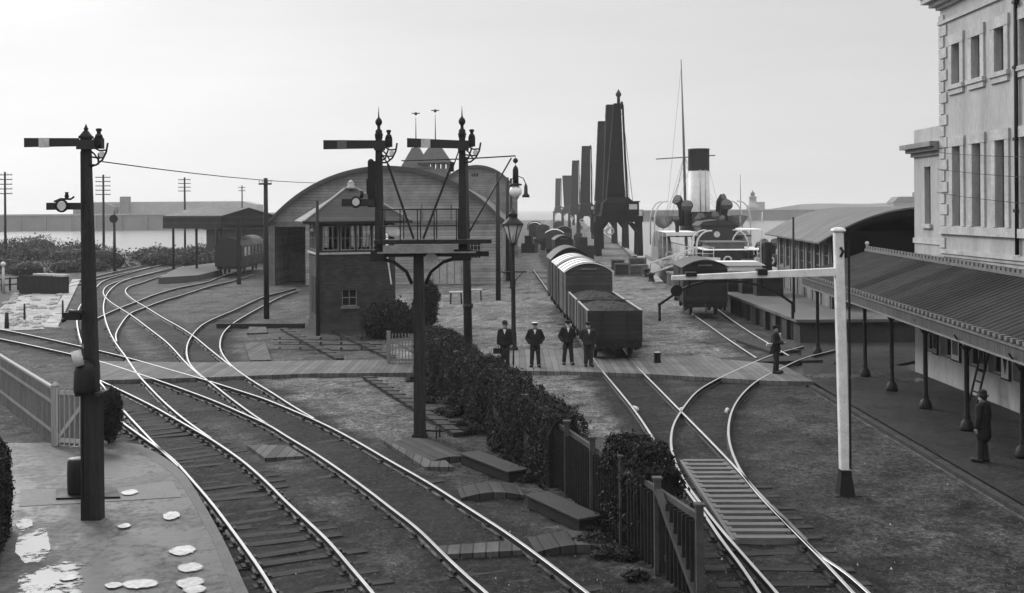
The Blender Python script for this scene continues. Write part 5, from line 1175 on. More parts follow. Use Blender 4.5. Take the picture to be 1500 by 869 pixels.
    tt.append(([V(-.06,0,hip+.03), V(.06,0,hip+.03)], [.13*s,.13*s])); skinmesh('trousers', tt, [], cloth_dark, t)
    ct = [([V(0,.01,coat_len+.08), V(0,.01,1.05), V(0,.0,1.2), V(0,0,1.36)], [.2*s,.175*s,.185*s,.165*s]), ([V(-.1,.01,coat_len+.06), V(-.1,0,1.25)], [.125*s,.13*s]), ([V(.1,.01,coat_len+.06), V(.1,0,1.25)], [.125*s,.13*s]), ([V(-.185,0,sh-.03), V(.185,0,sh-.03)], [.104*s,.104*s])]
    for (S,E,Wr) in armp: ct.append(([V(*S), V(*E), V(*(Vector(E).lerp(Vector(Wr),.93)))], [.092*s,.074*s,.06*s]))
    skinmesh('coat', ct, [], coat, t)
    bt = []
    for i, sg_ in enumerate((-1, 1)): a = ank[i]; bt.append(([V(a[0],a[1]+.03,.055), V(a[0]+sg_*.03, a[1]-.18, .05)], [.075*s,.062*s]))
    skinmesh('boots', bt, [], leather, t, .015, 2)
    if shirt:
        mb = MB(); mb.prism([(-.055*s,1.47*s),(.055*s,1.47*s),(0,1.28*s)], -.19*s, -.12*s, 'y'); mb.lathe([(.066*s,1.45*s),(.064*s,1.5*s)], (0,.0,0), 12); mb.build('shirt', linen, t)
    mb = MB()
    if hat == 'bowler': mb.lathe([(.15*s,0),(.155*s,.012),(.108*s,.02),(.108*s,.09),(.09*s,.135),(.05*s,.155),(.01*s,.16)], V(0,-.0,1.665), 16)
    else:
        mb.lathe([(.103*s,0),(.106*s,.04),(.125*s,.062),(.118*s,.08),(.02*s,.09)], V(0,0,1.66), 16); mb.prism([(-.09*s,1.655*s),(.09*s,1.655*s),(.07*s,1.668*s),(-.07*s,1.668*s)], -.165*s, -.08*s, 'y')
    mb.build('hat', cloth_black if hat != 'white' else cloth_black, t)
    if hat == 'white': mb = MB(); mb.lathe([(.128*s,.0),(.12*s,.022),(.02*s,.03)], V(0,0,1.722), 16); mb.build('cap_cover', linen, t)
    return t
zc = .16
P = lambda px, py: tuple(G(px, py, zc))
person(P(740,537), R(-4), 'man in a bowler hat and dark coat, leftmost of the four men', 'bowler', ('down','down'), .8, .1, 1.74)
person(P(784,537.5), R(-2), 'man in a pale topped cap, hands in pockets, second of the four men', 'white', ('pocket','pocket'), .8, .14, 1.74)
person(P(832,534), R(4), 'bareheaded looking man with a pale beard, legs apart, third of the four men', 'cap', ('pocket','back'), .84, .16, 1.74, beard=True)
person(P(862,536.5), R(6), 'man in a cap with a pale collar standing against the near open wagon', 'cap', ('back','down'), .82, .1, 1.72, coat=cloth_dark)
person(tuple(G(1136.5,547,.16)), R(68), 'man in dark uniform standing alone on the boards holding something white', 'cap', ('front','front'), .8, .09, 1.78)
person(tuple(G(1440,677,.05)), R(-140), 'dark figure standing in the shade under the canopy near the ladder', 'bowler', ('down','down'), .6, .1, 1.7, shirt=False)
c = Vector(P(740,537)); mb = MB(); mb.box(-.17,.17,-.05,.05,0,.22); mb.tube([(-.06,0,.22),(-.05,0,.29),(.05,0,.29),(.06,0,.22)], .012, 6); o = mb.build('handbag', leather, bevel=.015); o.location = c+Vector((-.3,-.05,.52)); tag(o, 'small dark case carried by the man in the bowler hat', 'case')
mb = MB(); mb.tube([(0,0,0),(0,0,.12),(.01,0,.75)], [.012,.04,.03], 8); mb.tube([(.01,0,.75),(.01,0,.88),(.03,0,.92),(.07,0,.9)], .012, 6); o = mb.build('umbrella', cloth_black); o.location = c+Vector((.33,-.06,.0)); tag(o, 'rolled dark umbrella at the side of the man in the bowler hat', 'umbrella')
c = G(1136.5,547,.16); mb = MB(); mb.box(-.16,.16,-.02,.02,0,.1); o = mb.build('paper', linen); o.location = c+Vector((-.24,-.12,1.06)); o.rotation_euler = (.5,0,.3); tag(o, 'white paper in the hands of the man standing alone', 'paper')
# bollard and small things on the ground
t = thing('bollard', tuple(G(963,531,.16)), 'short dark bollard with a pale top on the plank crossing', 'bollard'); mb = MB(); mb.lathe([(.15,0),(.14,.05),(.12,.32),(.16,.36),(.15,.4)], n=14); mb.build('body', black_paint, t); mb = MB(); mb.lathe([(.15,.402),(.1,.43),(.02,.44)], n=14); mb.build('top', offwhite, t)
for px, py, a, l in ((930,601,.5,'white chock against the left siding rail'),(998,603,-.6,'white chock beside the crossing of the two right hand tracks'),(1065,604,-.35,'white chock beside the right turnout rail')):
    mb = MB(); mb.box(-.05,.05,-.17,.17,0,.1); mb.taper((0,0),.09,.26,.06,.18,.1,.13); o = mb.build('chock', white_paint, bevel=.02); o.location = G(px, py); o.rotation_euler = (0,0,a); tag(o, l, 'chock')
# benches and barrows in the yard
for px, py, l in ((668,445,'small low trolley in the pale yard left of the tall pole'),(697,441,'small trestle table with pale top right of the tall pole')):
    t = thing('trestle', tuple(G(px,py)), l, 'trestle'); mb = MB(); mb.box(-.45,.45,-.3,.3,.75,.83); mb.build('top', offwhite, t)
    for sx in (-.38,.38):
        for sy in (-.22,.22): mb = MB(); mb.bar((sx,sy,0),(sx*.9,sy*.9,.75),.08); mb.build('leg', dark_timber, t)
# crates on the quay below the nearest crane
for i,(px,py,s,zz,l) in enumerate(((912,404,1.5,0,'wooden crate on the quay, nearest to the pale van'),(929,404,1.3,0,'dark crate standing between two others on the quay'),(943,402,1.2,0,'crate at the water side of the quay pile'),(905,396,1.4,0,'crate behind the others on the quay, left side'),(934,397,1.7,0,'tall crate at the back of the quay pile'))):
    c = G(px,py); t = thing('crate', (c.x,c.y,0), l, 'crate', 'crates on the quay', R(random.uniform(-15,15))); mb = MB(); mb.box(-s/2,s/2,-s*.4,s*.4,0,s*.8); mb.build('box', [wag_dark, van_grey, M('crate_wood',.12,.8,.3,2,15,.3)][i%3] if i != 5 else wag_dark, t); mb = MB()
    for z in (.06, s*.8-.06): mb.box(-s/2-.03,s/2+.03,-s*.4-.03,-s*.4-.001,z-.06,z+.06)
    for x in (-s/2+.06, s/2-.06): mb.box(x-.06,x+.06,-s*.4-.032,-s*.4-.0015,.13,s*.8-.13)
    mb.build('batten', midgrey, t)
# ---------------------------------------------------------------- quay cranes
crane_iron = M('crane_iron', .01, .85, .35, 1.5, 12, .2, spec=.08)
def crane(px, Y, ytop, label, w=1.5, lamp=False, hw=3.2):
    x = (px-750)*Y/F; h = CAMH-(ytop-306)*Y/F; t = thing('quay_crane', (x, Y, 0), label, 'crane', 'cranes along the quay')
    for sx in (-1, 1):
        for sy in (-1, 1): mb = MB(); mb.taper((sx*(hw-.4), sy*1.8), .8, .8, .6, .6, 0, 4.6); mb.build('leg', crane_iron, t)
    mb = MB(); mb.box(-hw, hw, -2.3, 2.3, 4.6, 5.4)
    for s in (-1, 1): mb.bar((s*(hw-.5),-2,3.2),(s*(hw-1.6),-2,4.6),.3); mb.bar((s*(hw-.5),2,3.2),(s*(hw-1.6),2,4.6),.3)
    mb.tube([(-hw,-2.35,5.4),(-hw,-2.35,6.2),(hw,-2.35,6.2),(hw,-2.35,5.4)], .05, 6); mb.build('portal', crane_iron, t)
    mb = MB(); k = hw/3.2; mb.taper((0,0), 4.9*k, 4.2, 4.3*k, 3.6, 5.4, 7.2); mb.taper((0,0), 4.3*k, 3.6, 2.6, 2.2, 7.2, 8.0); hs = mb.build('house', crane_iron, t); mb = MB(); mb.box(-1.4,-.5,-2.13,-1.9,5.9,6.7); mb.box(.4,1.3,-2.13,-1.9,5.9,6.7); mb.build('window', glass, hs)
    mb = MB(); mb.taper((-.35,0), 2.5, 2.2, w, w, 7.8, h, top=(0,0))
    n = 9
    for i in range(n): z = 8.4+(h-8.6)*i/n; f = 2.3+(w-2.3)*(z-7.8)/(h-7.8); xo = -.35*(1-(z-7.8)/(h-7.8)); mb.box(xo-f/2-.05, xo+f/2+.05, -f/2-.05, f/2+.05, z, z+.16)
    tw = mb.build('jib_tower', crane_iron, t)
    mb = MB(); mb.bar((1.25,-.9,7.2),(w/2+.25,-.6,h-.2),.22,.22); mb.bar((-1.3,-.6,7.0),(-.9,-.8,h*.6),.12); mb.build('jib', crane_iron, tw)
    mb = MB(); mb.lathe([(.5,-.14),(.55,0),(.5,.14)], (w/2+.1,-.65,h-.3), 14, axis='x'); mb.build('pulley', crane_iron, tw)
    mb = MB(); mb.tube([(-1.3+.5*math.cos(a),-2.2,3.4+.5*math.sin(a)) for a in [2*PI*i/16 for i in range(17)]], .13, 6); mb.build('hose_reel', offwhite, t)
    if lamp:
        mb = MB(); mb.tube([(0.2,0,h),(0.2,0,h+.9)], .22, 8); mb.ball((0.2,0,h+1.25), .4); mb.taper((.2,0),.5,.5,.02,.02,h+1.5,h+2.0); mb.build('lamp', black_paint, tw)
    for q in range(3): mb = MB(); mb.tube([(w/2+.1,-.8,h-.4),(1.0+.5*q,-2.2,5.6)], .035, 4); mb.build('cable', crane_iron, tw)
    mb = MB(); mb.box(hw*.3,hw*.8,-3.1,-2.35,5.45,7.3); mb.box(hw*.25,hw*.85,-3.2,-2.36,7.3,7.42); cbn = mb.build('driver_cab', crane_iron, t); mb = MB(); mb.box(hw*.38,hw*.72,-3.115,-3.101,6.3,7.0); mb.build('window', lens, cbn)
    return t
crane(905, 150, 152, 'nearest tall dark crane with a lamp finial beside the steamer', .95, True, 3.2)
crane(897.5, 176, 154, 'second dark crane tower close behind the nearest one', 1.9, False, 2.4)
crane(884, 203, 178, 'third crane, its flat top lower and left of the two nearest', 1.8, False, 2.4)
crane(859, 270, 214, 'slim crane standing apart in the middle of the row', 2.0, False, 2.4)
crane(843, 350, 235, 'slim crane next beyond the one standing apart, paler with distance', 1.9, False, 2.4)
crane(832, 430, 257, 'far pale crane with a broad stubby top in the distance', 4.2, False, 2.6)
crane(818, 520, 261, 'farthest thin pale crane at the left end of the row', 2.5, False, 2.6)

for i in range(34):
    Y = random.uniform(125, 420); x = (random.uniform(775, 872)-750)*Y/F
    if x > 13+(Y-93)*.04 or x < 1.5: continue
    s = random.uniform(1.2, 2.4); t = thing('crate', (x, Y, 0), 'tiny distant packing case among the clutter on the pier', 'crate', 'distant cases on the pier', random.uniform(-.3,.3)); mb = MB(); mb.box(-s/2,s/2,-s/2,s/2,0,s*random.uniform(.5,1.1)); mb.box(-s*.3,s*.2,-s*.3,s*.3,s*.3,s*1.25); mb.build('box', [wag_dark, van_grey, offwhite, van_dark][i % 4], t)
# ---------------------------------------------------------------- the steamer
hull_mat = M('hull_paint', .03, .5, .3, 1, 10, .1); ship_white = M('ship_white', .55, .5, .15, 1.2, 12, .08); canvas = M('canvas', .72, .7, .12, 1.2, 14, .1); teak = planks('deck_planks', .25, 0, .18, .7, .2, .08, .6, .2)
sx, sy = 20.6, 100.0
sh_ = thing('paddle_steamer', (sx, sy, -2.2), 'white and dark paddle steamer with a tall black topped funnel alongside the quay', 'steamer', rz=R(-2))
def hull_sec(y):
    L = 66; t = y/L
    w = 3.6*min(1, (t/.12+.25)**.6 if t < .12 else 1)*(1 if t < .6 else max(.02, 1-((t-.6)/.4)**2)); sheer = 2.9+2.2*(t-.45)**2*(1.4 if t > .45 else .9)
    return w, sheer
mb = MB(); vs = []; fs = []; ys = [i*2.2 for i in range(31)]; k = 9
for y in ys:
    w_, s_ = hull_sec(y)
    for j in range(k):
        a = j/(k-1); u = -1+2*a; zz = -.5+(s_+.5)*abs(u)**1.6; xx = w_*math.copysign(abs(u)**.55, u); vs.append((xx, y, zz))
for i in range(len(ys)-1):
    for j in range(k-1): fs.append((i*k+j, i*k+j+1, (i+1)*k+j+1, (i+1)*k+j))
fs.append(tuple(range(k))); mb.add(vs, fs); mb.build('hull', hull_mat, sh_)
mb = MB()
for i in range(len(ys)-1):
    (w0,s0),(w1,s1) = hull_sec(ys[i]), hull_sec(ys[i+1]); mb.add([(-w0*.98,ys[i],s0-.15),(w0*.98,ys[i],s0-.15),(w1*.98,ys[i+1],s1-.15),(-w1*.98,ys[i+1],s1-.15)], [(0,1,2,3)])
mb.build('deck', teak, sh_)
mb = MB()
for sgn in (-1, 1):
    for i in range(len(ys)-1):
        (w0,s0),(w1,s1) = hull_sec(ys[i]), hull_sec(ys[i+1]); mb.bar((sgn*w0,ys[i],s0+.35),(sgn*w1,ys[i+1],s1+.35),.08,.8)
mb.build('bulwark', ship_white, sh_)
mb = MB()
for s in (-1, 1):
    for i in range(20): y = i*2.0+1; w_, z_ = hull_sec(y); mb.tube([(s*w_,y,z_),(s*w_,y,z_+1.7)], .03, 5)
    for dz in (1.1, 1.7): mb.tube([(s*hull_sec(i*2.0+1)[0], i*2.0+1, hull_sec(i*2.0+1)[1]+dz) for i in range(20)], .025, 5)
mb.build('railing', ship_white, sh_)
mb = MB()   # sponsons and paddle boxes
for s in (-1, 1):
    mb.box(s*3.4 if s > 0 else -5.3, 5.3 if s > 0 else -3.4, 13, 36, 2.4, 2.9)
    pts = [(24.5+4.2*math.cos(PI*i/14), 2.6+3.4*math.sin(PI*i/14)) for i in range(15)]
    mb.prism(pts, s*3.7, s*5.2, 'x')
mb.build('paddle_box', grey_paint, sh_)
# deck houses, bridge, awnings
dk = M('deckhouse_dark', .03, .6, .3, 1.2, 12, .1)
mb = MB(); mb.box(-1.7, 1.7, 6, 11, 2.6, 5.2); mb.box(-2.0,2.0,5.7,11.3,5.2,5.32); mb.build('deckhouse', M('deckhouse_grey', .1, .6, .3, 1.2, 12, .1), sh_)
mb = MB(); mb.box(-1.6, 1.9, 12.2, 17.5, 2.6, 6.8); mb.prism([(-1.9,6.8),(2.1,6.8),(1.6,7.2),(.1,7.4),(-1.4,7.2)], 12, 17.6, 'y'); hs = mb.build('engine_casing', dk, sh_); mb = MB(); mb.lathe([(.32,-.02),(.32,.02)], (0,12.16,5.9), 12, axis='y'); mb.build('porthole', ship_white, hs)
mb = MB(); mb.box(-5.1, -1.8, 13, 22, 6.05, 6.13); mb.box(-5.1,-1.8,12.9,12.99,5.75,6.12); aw_ = mb.build('awning', canvas, sh_); mb = MB()
for x in (-5.0, -1.9):
    for y in (13.2, 17.5, 21.8): mb.tube([(x,y,2.9),(x,y,6.05)], .05, 6)
mb.build('awning_post', ship_white, aw_)
mb = MB(); mb.box(-2.4, 4.0, 4.0, 12.0, 4.55, 4.63); mb.build('after_awning', canvas, sh_)
mb = MB(); mb.box(2.0, 5.0, 13, 20, 6.3, 6.38); mb.build('starboard_awning', canvas, sh_)
mb = MB(); mb.box(-4.6, 4.6, 18, 30, 5.5, 5.65); mb.build('bridge_deck', teak, sh_)
mb = MB(); mb.box(-1.9,1.9,23,28,5.65,8.2); mb.box(-1.2,1.2,20.5,22.8,5.65,7.9); mb.build('funnel_casing', dk, sh_)
# funnel: white below, black top
mb = MB(); mb.lathe([(1.36,0),(1.3,.15),(1.24,.3),(1.2,4.9)], (0,25.5,8.0), 28); fn = mb.build('funnel', ship_white, sh_)
mb = MB(); mb.lathe([(1.21,4.88),(1.215,4.9),(1.215,7.2),(1.25,7.25),(1.25,7.42),(1.1,7.42),(1.1,6.9)], (0,25.5,8.0), 28); mb.build('funnel_top', M('funnel_black', .016, .6, .35, 2, 14, .1), fn)
mb = MB(); mb.tube([(0,24.22,8.1),(0,24.24,13)], .07, 6); mb.tube([(.6,24.4,8.1),(.6,24.42,13)], .05, 6); mb.tube([(1.15,25.2,13),(2.6,27,8.2)], .02, 4); mb.tube([(-1.15,25.2,13),(-2.6,27,8.2)], .02, 4); mb.build('steam_pipe', offwhite, fn)
# cowl ventilators
def cowl(x, y, z0, h, r, rz, label=None):
    mb = MB(); d = (math.sin(rz), -math.cos(rz)); mb.tube([(x,y,z0),(x,y,z0+h*.6),(x+d[0]*r*.3,y+d[1]*r*.3,z0+h*.85),(x+d[0]*r*1.3,y+d[1]*r*1.3,z0+h)], [r*.6,r*.6,r*.8,r*1.15], 14)
    v_ = mb.build('ventilator', dark_iron, sh_); mb = MB(); c0 = Vector((x+d[0]*r*1.3,y+d[1]*r*1.3,z0+h)); dd = Vector((d[0],d[1],.18)).normalized(); mb.tube([c0+dd*.005, c0+dd*.03], [r*1.0,r*.95], 14); mb.build('ventilator_mouth', midgrey, v_)
for (x, y, h, r, rz) in ((-2.2,24.0,3.0,.55,-.9),(-1.75,22.0,2.3,.6,-.2),(2.0,24,3.1,.55,.9),(2.3,22,2.4,.62,.2),(.9,20,1.2,.42,.1),(-.6,20,1.1,.42,-.1)): cowl(x, y, 6.6, h, r, rz)
# masts
mb = MB(); mb.tube([(-.3,35,3),(-.55,35,17),(-.8,35,27.0)], [.2,.15,.05], 10); ms = mb.build('mast', M('spar', .12, .6, .2, 2, 14, .1), sh_); mb = MB(); mb.tube([(-4.0,34.8,14.7),(3.3,34.8,15.1)], .07, 8); mb.build('yard', bpy.data.materials['spar'], ms)
mb = MB()
for x, y in ((-3.6,30),(3.6,30),(-3.4,40),(3.4,40)): mb.tube([(-.5,35,15.2),(x,y,3.4)], .018, 4)
mb.tube([(-.8,35,26),(0,62,6)], .015, 4); mb.build('rigging', dark_iron, ms)
# lifeboats under white davits
def lifeboat(x, y, z, cover, label=None):
    mb = MB(); n = 13; k = 7; vs = []; fs = []
    for i in range(n):
        t = -1+2*i/(n-1); w_ = 1.4*max(.03, 1-abs(t)**2.4); zz = .25*abs(t)**2
        for j in range(k): u = -1+2*j/(k-1); vs.append((x+w_*u, y+t*3.4, z+zz+1.3*(abs(u)**2.0)-.1))
    for i in range(n-1):
        for j in range(k-1): fs.append((i*k+j, i*k+j+1, (i+1)*k+j+1, (i+1)*k+j))
    mb.add(vs, fs, 0, True); b_ = mb.build('lifeboat', grey_paint, sh_)
    if cover:
        mb = MB(); vs = []; fs = []
        for i in range(n):
            t = -1+2*i/(n-1); w_ = 1.08*max(.03, 1-abs(t)**2.4); zz = .25*abs(t)**2
            for j in range(5): u = -1+2*j/4; vs.append((x+w_*u, y+t*3.45, z+zz+.97+.3*(1-abs(u))*(1-abs(t))))
        for i in range(n-1):
            for j in range(4): fs.append((i*5+j, i*5+j+1, (i+1)*5+j+1, (i+1)*5+j))
        mb.add(vs, fs, 0, True); mb.build('boat_cover', canvas if cover == 2 else midgrey, b_)
def davit(x, y, z, s, h=2.7, reach=1.2):
    mb = MB(); mb.tube([(x,y,z),(x,y,z+h*.55)]+[(x+s*reach*(1-math.cos(a)), y, z+h*.55+h*.45*math.sin(a)) for a in [PI*.55*i/8 for i in range(1,9)]], [.08]*2+[.075]*8, 8); mb.build('davit', ship_white, sh_)
lifeboat(-4.2, 25, 6.4, 1); lifeboat(4.0, 25, 6.4, 0)
for y in (22.4, 27.6): davit(-5.4, y, 4.4, 1, 5.0, 1.3); davit(5.3, y, 4.4, -1, 5.0, 1.3)
for x, y, s in ((-2.9,6.0,1),(-3.1,8.5,1),(1.1,9.5,1),(2.6,9.0,-1)): davit(x, y, 3.0, s, 3.4, 1.3)
lifeboat(4.8, 6, 2.9, 2)
for x, y in ((2.9,3.5),(4.1,4.2)): cowl(x, y, 3.0, 2.3, .42, .3)
mb = MB(); mb.tube([(1.9,-.5,2.5),(1.8,-2.6,8.2)], .05, 6); mb.build('ensign_staff', ship_white, sh_)
# deck clutter
def ship_part(nm, mat, fn): mb = MB(); fn(mb); mb.build(nm, mat, sh_)
for k, (x, y, z, w_, d_, h_) in enumerate(((-1.2,2.5,2.7,1.2,1.4,.9),(1.5,2.2,2.7,1.5,1.2,1.1),(-2.6,5,2.7,.9,1.6,.8),(3.0,6.5,2.7,1.0,1.4,1.2),(-3.2,10,2.8,.8,2.2,1.1),(2.7,10.5,2.8,1.1,1.8,1.5))):
    ship_part('deck_locker', [teak, hull_mat, grey_paint][k % 3], lambda mb: mb.box(x-w_/2, x+w_/2, y-d_/2, y+d_/2, z, z+h_))
for x, y in ((-2.2,12.5),(2.2,12.3),(-.9,18.5),(1.7,18.2),(3.4,8.8),(-3.9,13.5),(.3,11.2)): cowl(x, y, 3.0 if y < 13 else 5.6, 1.9, .34, random.uniform(-.8,.8))
for x, y in ((-3.0,3.2),(-.2,4.2),(3.6,3.2),(-4.0,9.2),(-4.4,16.5),(4.3,15)):
    ship_part('life_ring', ship_white, lambda mb: mb.tube([(x+.36*math.cos(a), y, 3.6+.36*math.sin(a)) for a in [2*PI*i/14 for i in range(15)]], .09, 6))
ship_part('rope_fender', dark_iron, lambda mb: [mb.ball((-3.75, 8+3*i, 1.9), .45, 10, 8, 0, (.8,.8,1.4)) for i in range(1)])
ship_part('stay_wire', dark_iron, lambda mb: [mb.tube([(-.5,35,13+i),(s*(4.8-.5*i),28-3*i,5.7)], .016, 4) for i in range(3) for s in (-1, 1)])
# second dark launch lying at the end wall of the basin
lt = thing('steam_launch', (20.0, 95.4, -2.2), 'dark low launch moored between the steamer and the goods shed', 'launch'); mb = MB(); n = 15; k = 9; vs = []; fs = []
for i in range(n):
    t = -1+2*i/(n-1); w_ = 1.5*max(.04, 1-abs(t)**2.6); zz = .7*t*t*(1 if t > 0 else .5)
    for j in range(k): u = -1+2*j/(k-1); vs.append((t*6.5, w_*u, -.3+zz+(2.9)*abs(u)**1.8))
for i in range(n-1):
    for j in range(k-1): fs.append((i*k+j, i*k+j+1, (i+1)*k+j+1, (i+1)*k+j))
mb.add(vs, fs, 0, True); mb.build('hull', hull_mat, lt); mb = MB(); mb.box(-5.5,4.5,-1.2,1.2,2.3,2.4); mb.build('deck', teak, lt); mb = MB(); mb.box(-2.6,1.6,-.9,.9,2.4,3.6); mb.prism([(-2.9,3.6),(1.9,3.6),(1.3,3.95),(-2.2,3.95)],-1.1,1.1,'y'); mb.build('cabin', canvas, lt); mb = MB(); mb.lathe([(.4,2.4),(.36,5.4),(.42,5.45),(.42,5.6)], (2.3,0,0), 14); mb.build('funnel', dark_iron, lt); mb = MB(); mb.tube([(3.6,0,2.4),(3.6,0,4.6)], [.2,.25], 10); mb.ball((3.6,-.1,4.9), .42); mb.build('ventilator', dark_iron, lt)
# ---------------------------------------------------------------- sea walls, lighthouse, far shore
far_stone = M('far_stone', .16, .85, .2, .05, .6, .0); far_pale = M('far_pale', .3, .85, .2, .04, .5, 0)
def wall_far(name, x0, x1, Y, zt, th, label, mat, cat='breakwater'):
    t = thing(name, ((x0+x1)/2, Y, -2.2), label, cat); c = (x0+x1)/2; mb = MB(); n = int((x1-x0)/12)
    mb.box(x0-c, x1-c, 0, th, -4, zt+2.2); mb.build('wall', mat, t); mb = MB(); mb.box(x0-c, x1-c, -.6, th+.6, zt+2.2, zt+2.9); mb.build('parapet', far_pale, t)
    for i in range(n): x = x0-c+(i+.5)*(x1-x0)/n; mb = MB(); mb.box(x-.5, x+.5, -1.2, -.01, -4, zt+1.8); mb.build('buttress', mat, t)
    return t
wall_far('breakwater', -420, -60, 520, 5.0, 14, 'long grey breakwater across the water at the left', far_stone)
mb = MB(); mb.prism([(-45,0),(45,0),(45,4.5),(38,6.2),(-38,6.2),(-45,4.5)], 0, 14, 'y'); o = mb.build('far_building', far_pale); o.location = (-170, 535, 5.2); tag(o, 'long pale low building on the far breakwater above the awning', 'building')
mb = MB(); mb.prism([(-10,0),(10,0),(10,4),(6,6),(-6,6),(-10,4)], 0, 10, 'y'); mb.box(12,16,2,6,0,9); o = mb.build('far_building', far_stone); o.location = (-203, 530, 5.0); tag(o, 'short grey building on the breakwater right of the signal post', 'building')
wall_far('breakwater', 90, 420, 760, 4.6, 16, 'grey breakwater closing the harbour beyond the steamer', far_stone)
lh = thing('lighthouse', (350*770/F, 764, 5.0), 'small pale lighthouse on the end of the far breakwater', 'lighthouse'); mb = MB(); mb.lathe([(4.4,0),(4.4,3.2),(2.9,3.3),(2.4,8.5),(3.0,8.7),(3.0,9.3)], n=16); mb.build('tower', far_pale, lh); mb = MB(); mb.lathe([(1.5,9.3),(1.5,11.2),(1.8,11.3),(.4,12.8),(.1,14)], n=12); mb.build('lantern', far_stone, lh); mb = MB(); mb.box(2.5,8,-2,3,0,5.5); mb.build('keeper_hut', far_pale, lh)
mb = MB(); mb.tube([(0,0,0),(0,0,25)], [.35,.15], 6); o = mb.build('flagpole', dark_iron); o.location = (334*770/F, 768, 5); tag(o, 'thin flagpole left of the lighthouse', 'flagpole')
mb = MB(); vs = []; n = 60
for i in range(n+1):
    x = 200+i*30; vs += [(x, 0, 0), (x, 0, 13+5*math.sin(i*.23)+2*math.sin(i*.9+1)), (x, 400, 0)]
mb.add(vs, [(3*i,3*i+3,3*i+4,3*i+1) for i in range(n)]+[(3*i+1,3*i+4,3*i+5,3*i+2) for i in range(n)]); o = mb.build('hills', far_stone); o.location = (300, 1900, -3); structure(o)
# ---------------------------------------------------------------- goods platform and shed on the right
gp = thing('goods_platform', (19, 70, 0), 'raised goods platform with a worn stone face beside the dark van', 'platform'); ZP = 1.12
mb = MB(); out = [(13.45,51.5),(24,51.5),(24,92),(13.0,92)]; mb.prism([(x+.12,y+.12) if i in (0,) else (x, y) for i,(x,y) in enumerate(out)], 0, ZP-.14, 'z'); mb.build('face', planks('platform_wall', .06, 1, 1.1, .9, .25, .03, .5, .4), gp, world=True)
mb = MB(); mb.prism([(13.35,51.4),(24,51.4),(24,92),(12.9,92)], ZP-.14, ZP, 'z'); mb.build('deck', M('goods_deck', .1, .7, .3, .8, 14, .25), gp, world=True)
for i in range(18): y = 53+i*2.2; mb = MB(); mb.box(13.3-.012*(i+.5), 13.5-.012*(i+.5), y, y+.18, 0, ZP-.15); mb.build('fender_post', dark_timber, gp, world=True)
A0, A1 = Vector((16.55,56.6,ZP)), Vector((18.3,75.5,ZP)); dirv = (A1-A0).normalized(); rzG = math.atan2(dirv.y, dirv.x)-PI/2; LG = (A1-A0).length
gs = thing('goods_shed', tuple(A0), 'goods shed with a curved roof and open dark end behind the white gauge post', 'shed', rz=rzG)
WG, ZE = 9.4, 3.85
gsb = planks('goods_shed_boards', .17, 1, .22, .8, .25, .08, .4, .5); arcG = lambda x: ZE+1.35*(1-((x-WG/2)/(WG/2))**2)
mb = MB(); ops = [(1.0+i*2.55, 2.3+i*2.55, 1.45, 3.3) for i in range(7)]
wall_grid(mb, 'x', 0, 0, LG, 0, ZE, ops, .15); mb.box(WG-.1, WG, 0, LG, 0, ZE); mb.build('side_wall', gsb, gs)
mb = MB(); n = 20
for i in range(n):
    a, b = WG*i/n, WG*(i+1)/n; mb.add([(a,LG,0),(b,LG,0),(b,LG,arcG(b)),(a,LG,arcG(a))], [(0,1,2,3)])
mb.build('end_wall', dark_timber, gs)
for o in ops: sash(gs, 'x', 0, o, .15, 1, 3, 3, .06, midgrey)
mb = MB()
for i in range(8): y = .9+i*2.55; mb.box(-.06, -.003, y-.08+(-.5), y+.08-.5, 0, ZE)
mb.box(-.05, -.004, 0, LG, 1.2, 1.32); mb.build('wall_post', midgrey, gs)
mb = MB(); k = 40
for i in range(k):
    x0, x1 = -.75+(WG+1.5)*i/k, -.75+(WG+1.5)*(i+1)/k; cl_ = lambda x: arcG(min(WG, max(0, x)))-max(0, -x, x-WG)*.62
    mb.prism([(x0,cl_(x0)),(x1,cl_(x1)),(x1,cl_(x1)+.09),(x0,cl_(x0)+.09)], -.5, LG+.6, 'y')
m_, nt_, b_ = newmat('curved_roof'); tc_ = nt_.nodes.new('ShaderNodeTexCoord'); s_ = nt_.nodes.new('ShaderNodeSeparateXYZ'); nt_.links.new(tc_.outputs['Object'], s_.inputs[0])
v_ = coords(nt_, (.35, 2.4, .35)); n1 = noise(nt_, v_, 1.3, 6, .7); fr = math_(nt_, 'FRACT', math_(nt_, 'DIVIDE', s_.outputs[1], .75)); ln_ = math_(nt_, 'LESS_THAN', fr, .09)
kk = math_(nt_, 'MULTIPLY', rng(nt_, n1, .35, .65, .035, .13), math_(nt_, 'SUBTRACT', 1, math_(nt_, 'MULTIPLY', ln_, .45))); nt_.links.new(grey(nt_, kk), b_.inputs['Base Color']); b_.inputs['Roughness'].default_value = .65; bump(nt_, b_, ln_, .6, .03)
rfg = mb.build('roof', m_, gs)
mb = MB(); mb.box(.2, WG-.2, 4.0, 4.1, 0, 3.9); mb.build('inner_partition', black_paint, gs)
mb = MB()
for i in range(k//2):
    x0, x1 = WG*i/(k//2), WG*(i+1)/(k//2); mb.prism([(x0,arcG(x0)-.35),(x1,arcG(x1)-.35),(x1,arcG(x1)-.01),(x0,arcG(x0)-.01)], -.02, .14, 'y')
mb.box(0,.25,-.02,.2,0,ZE-.3); mb.build('end_truss', dark_timber, gs)
mb = MB(); a = D(1163, 462, 54); a.z = ZP
t, h = pole(1163, 462, 318, .07, 'thin iron post standing on the goods platform edge', 0, zbase=ZP, Y=55, name='platform_post', cat='post', group=None)
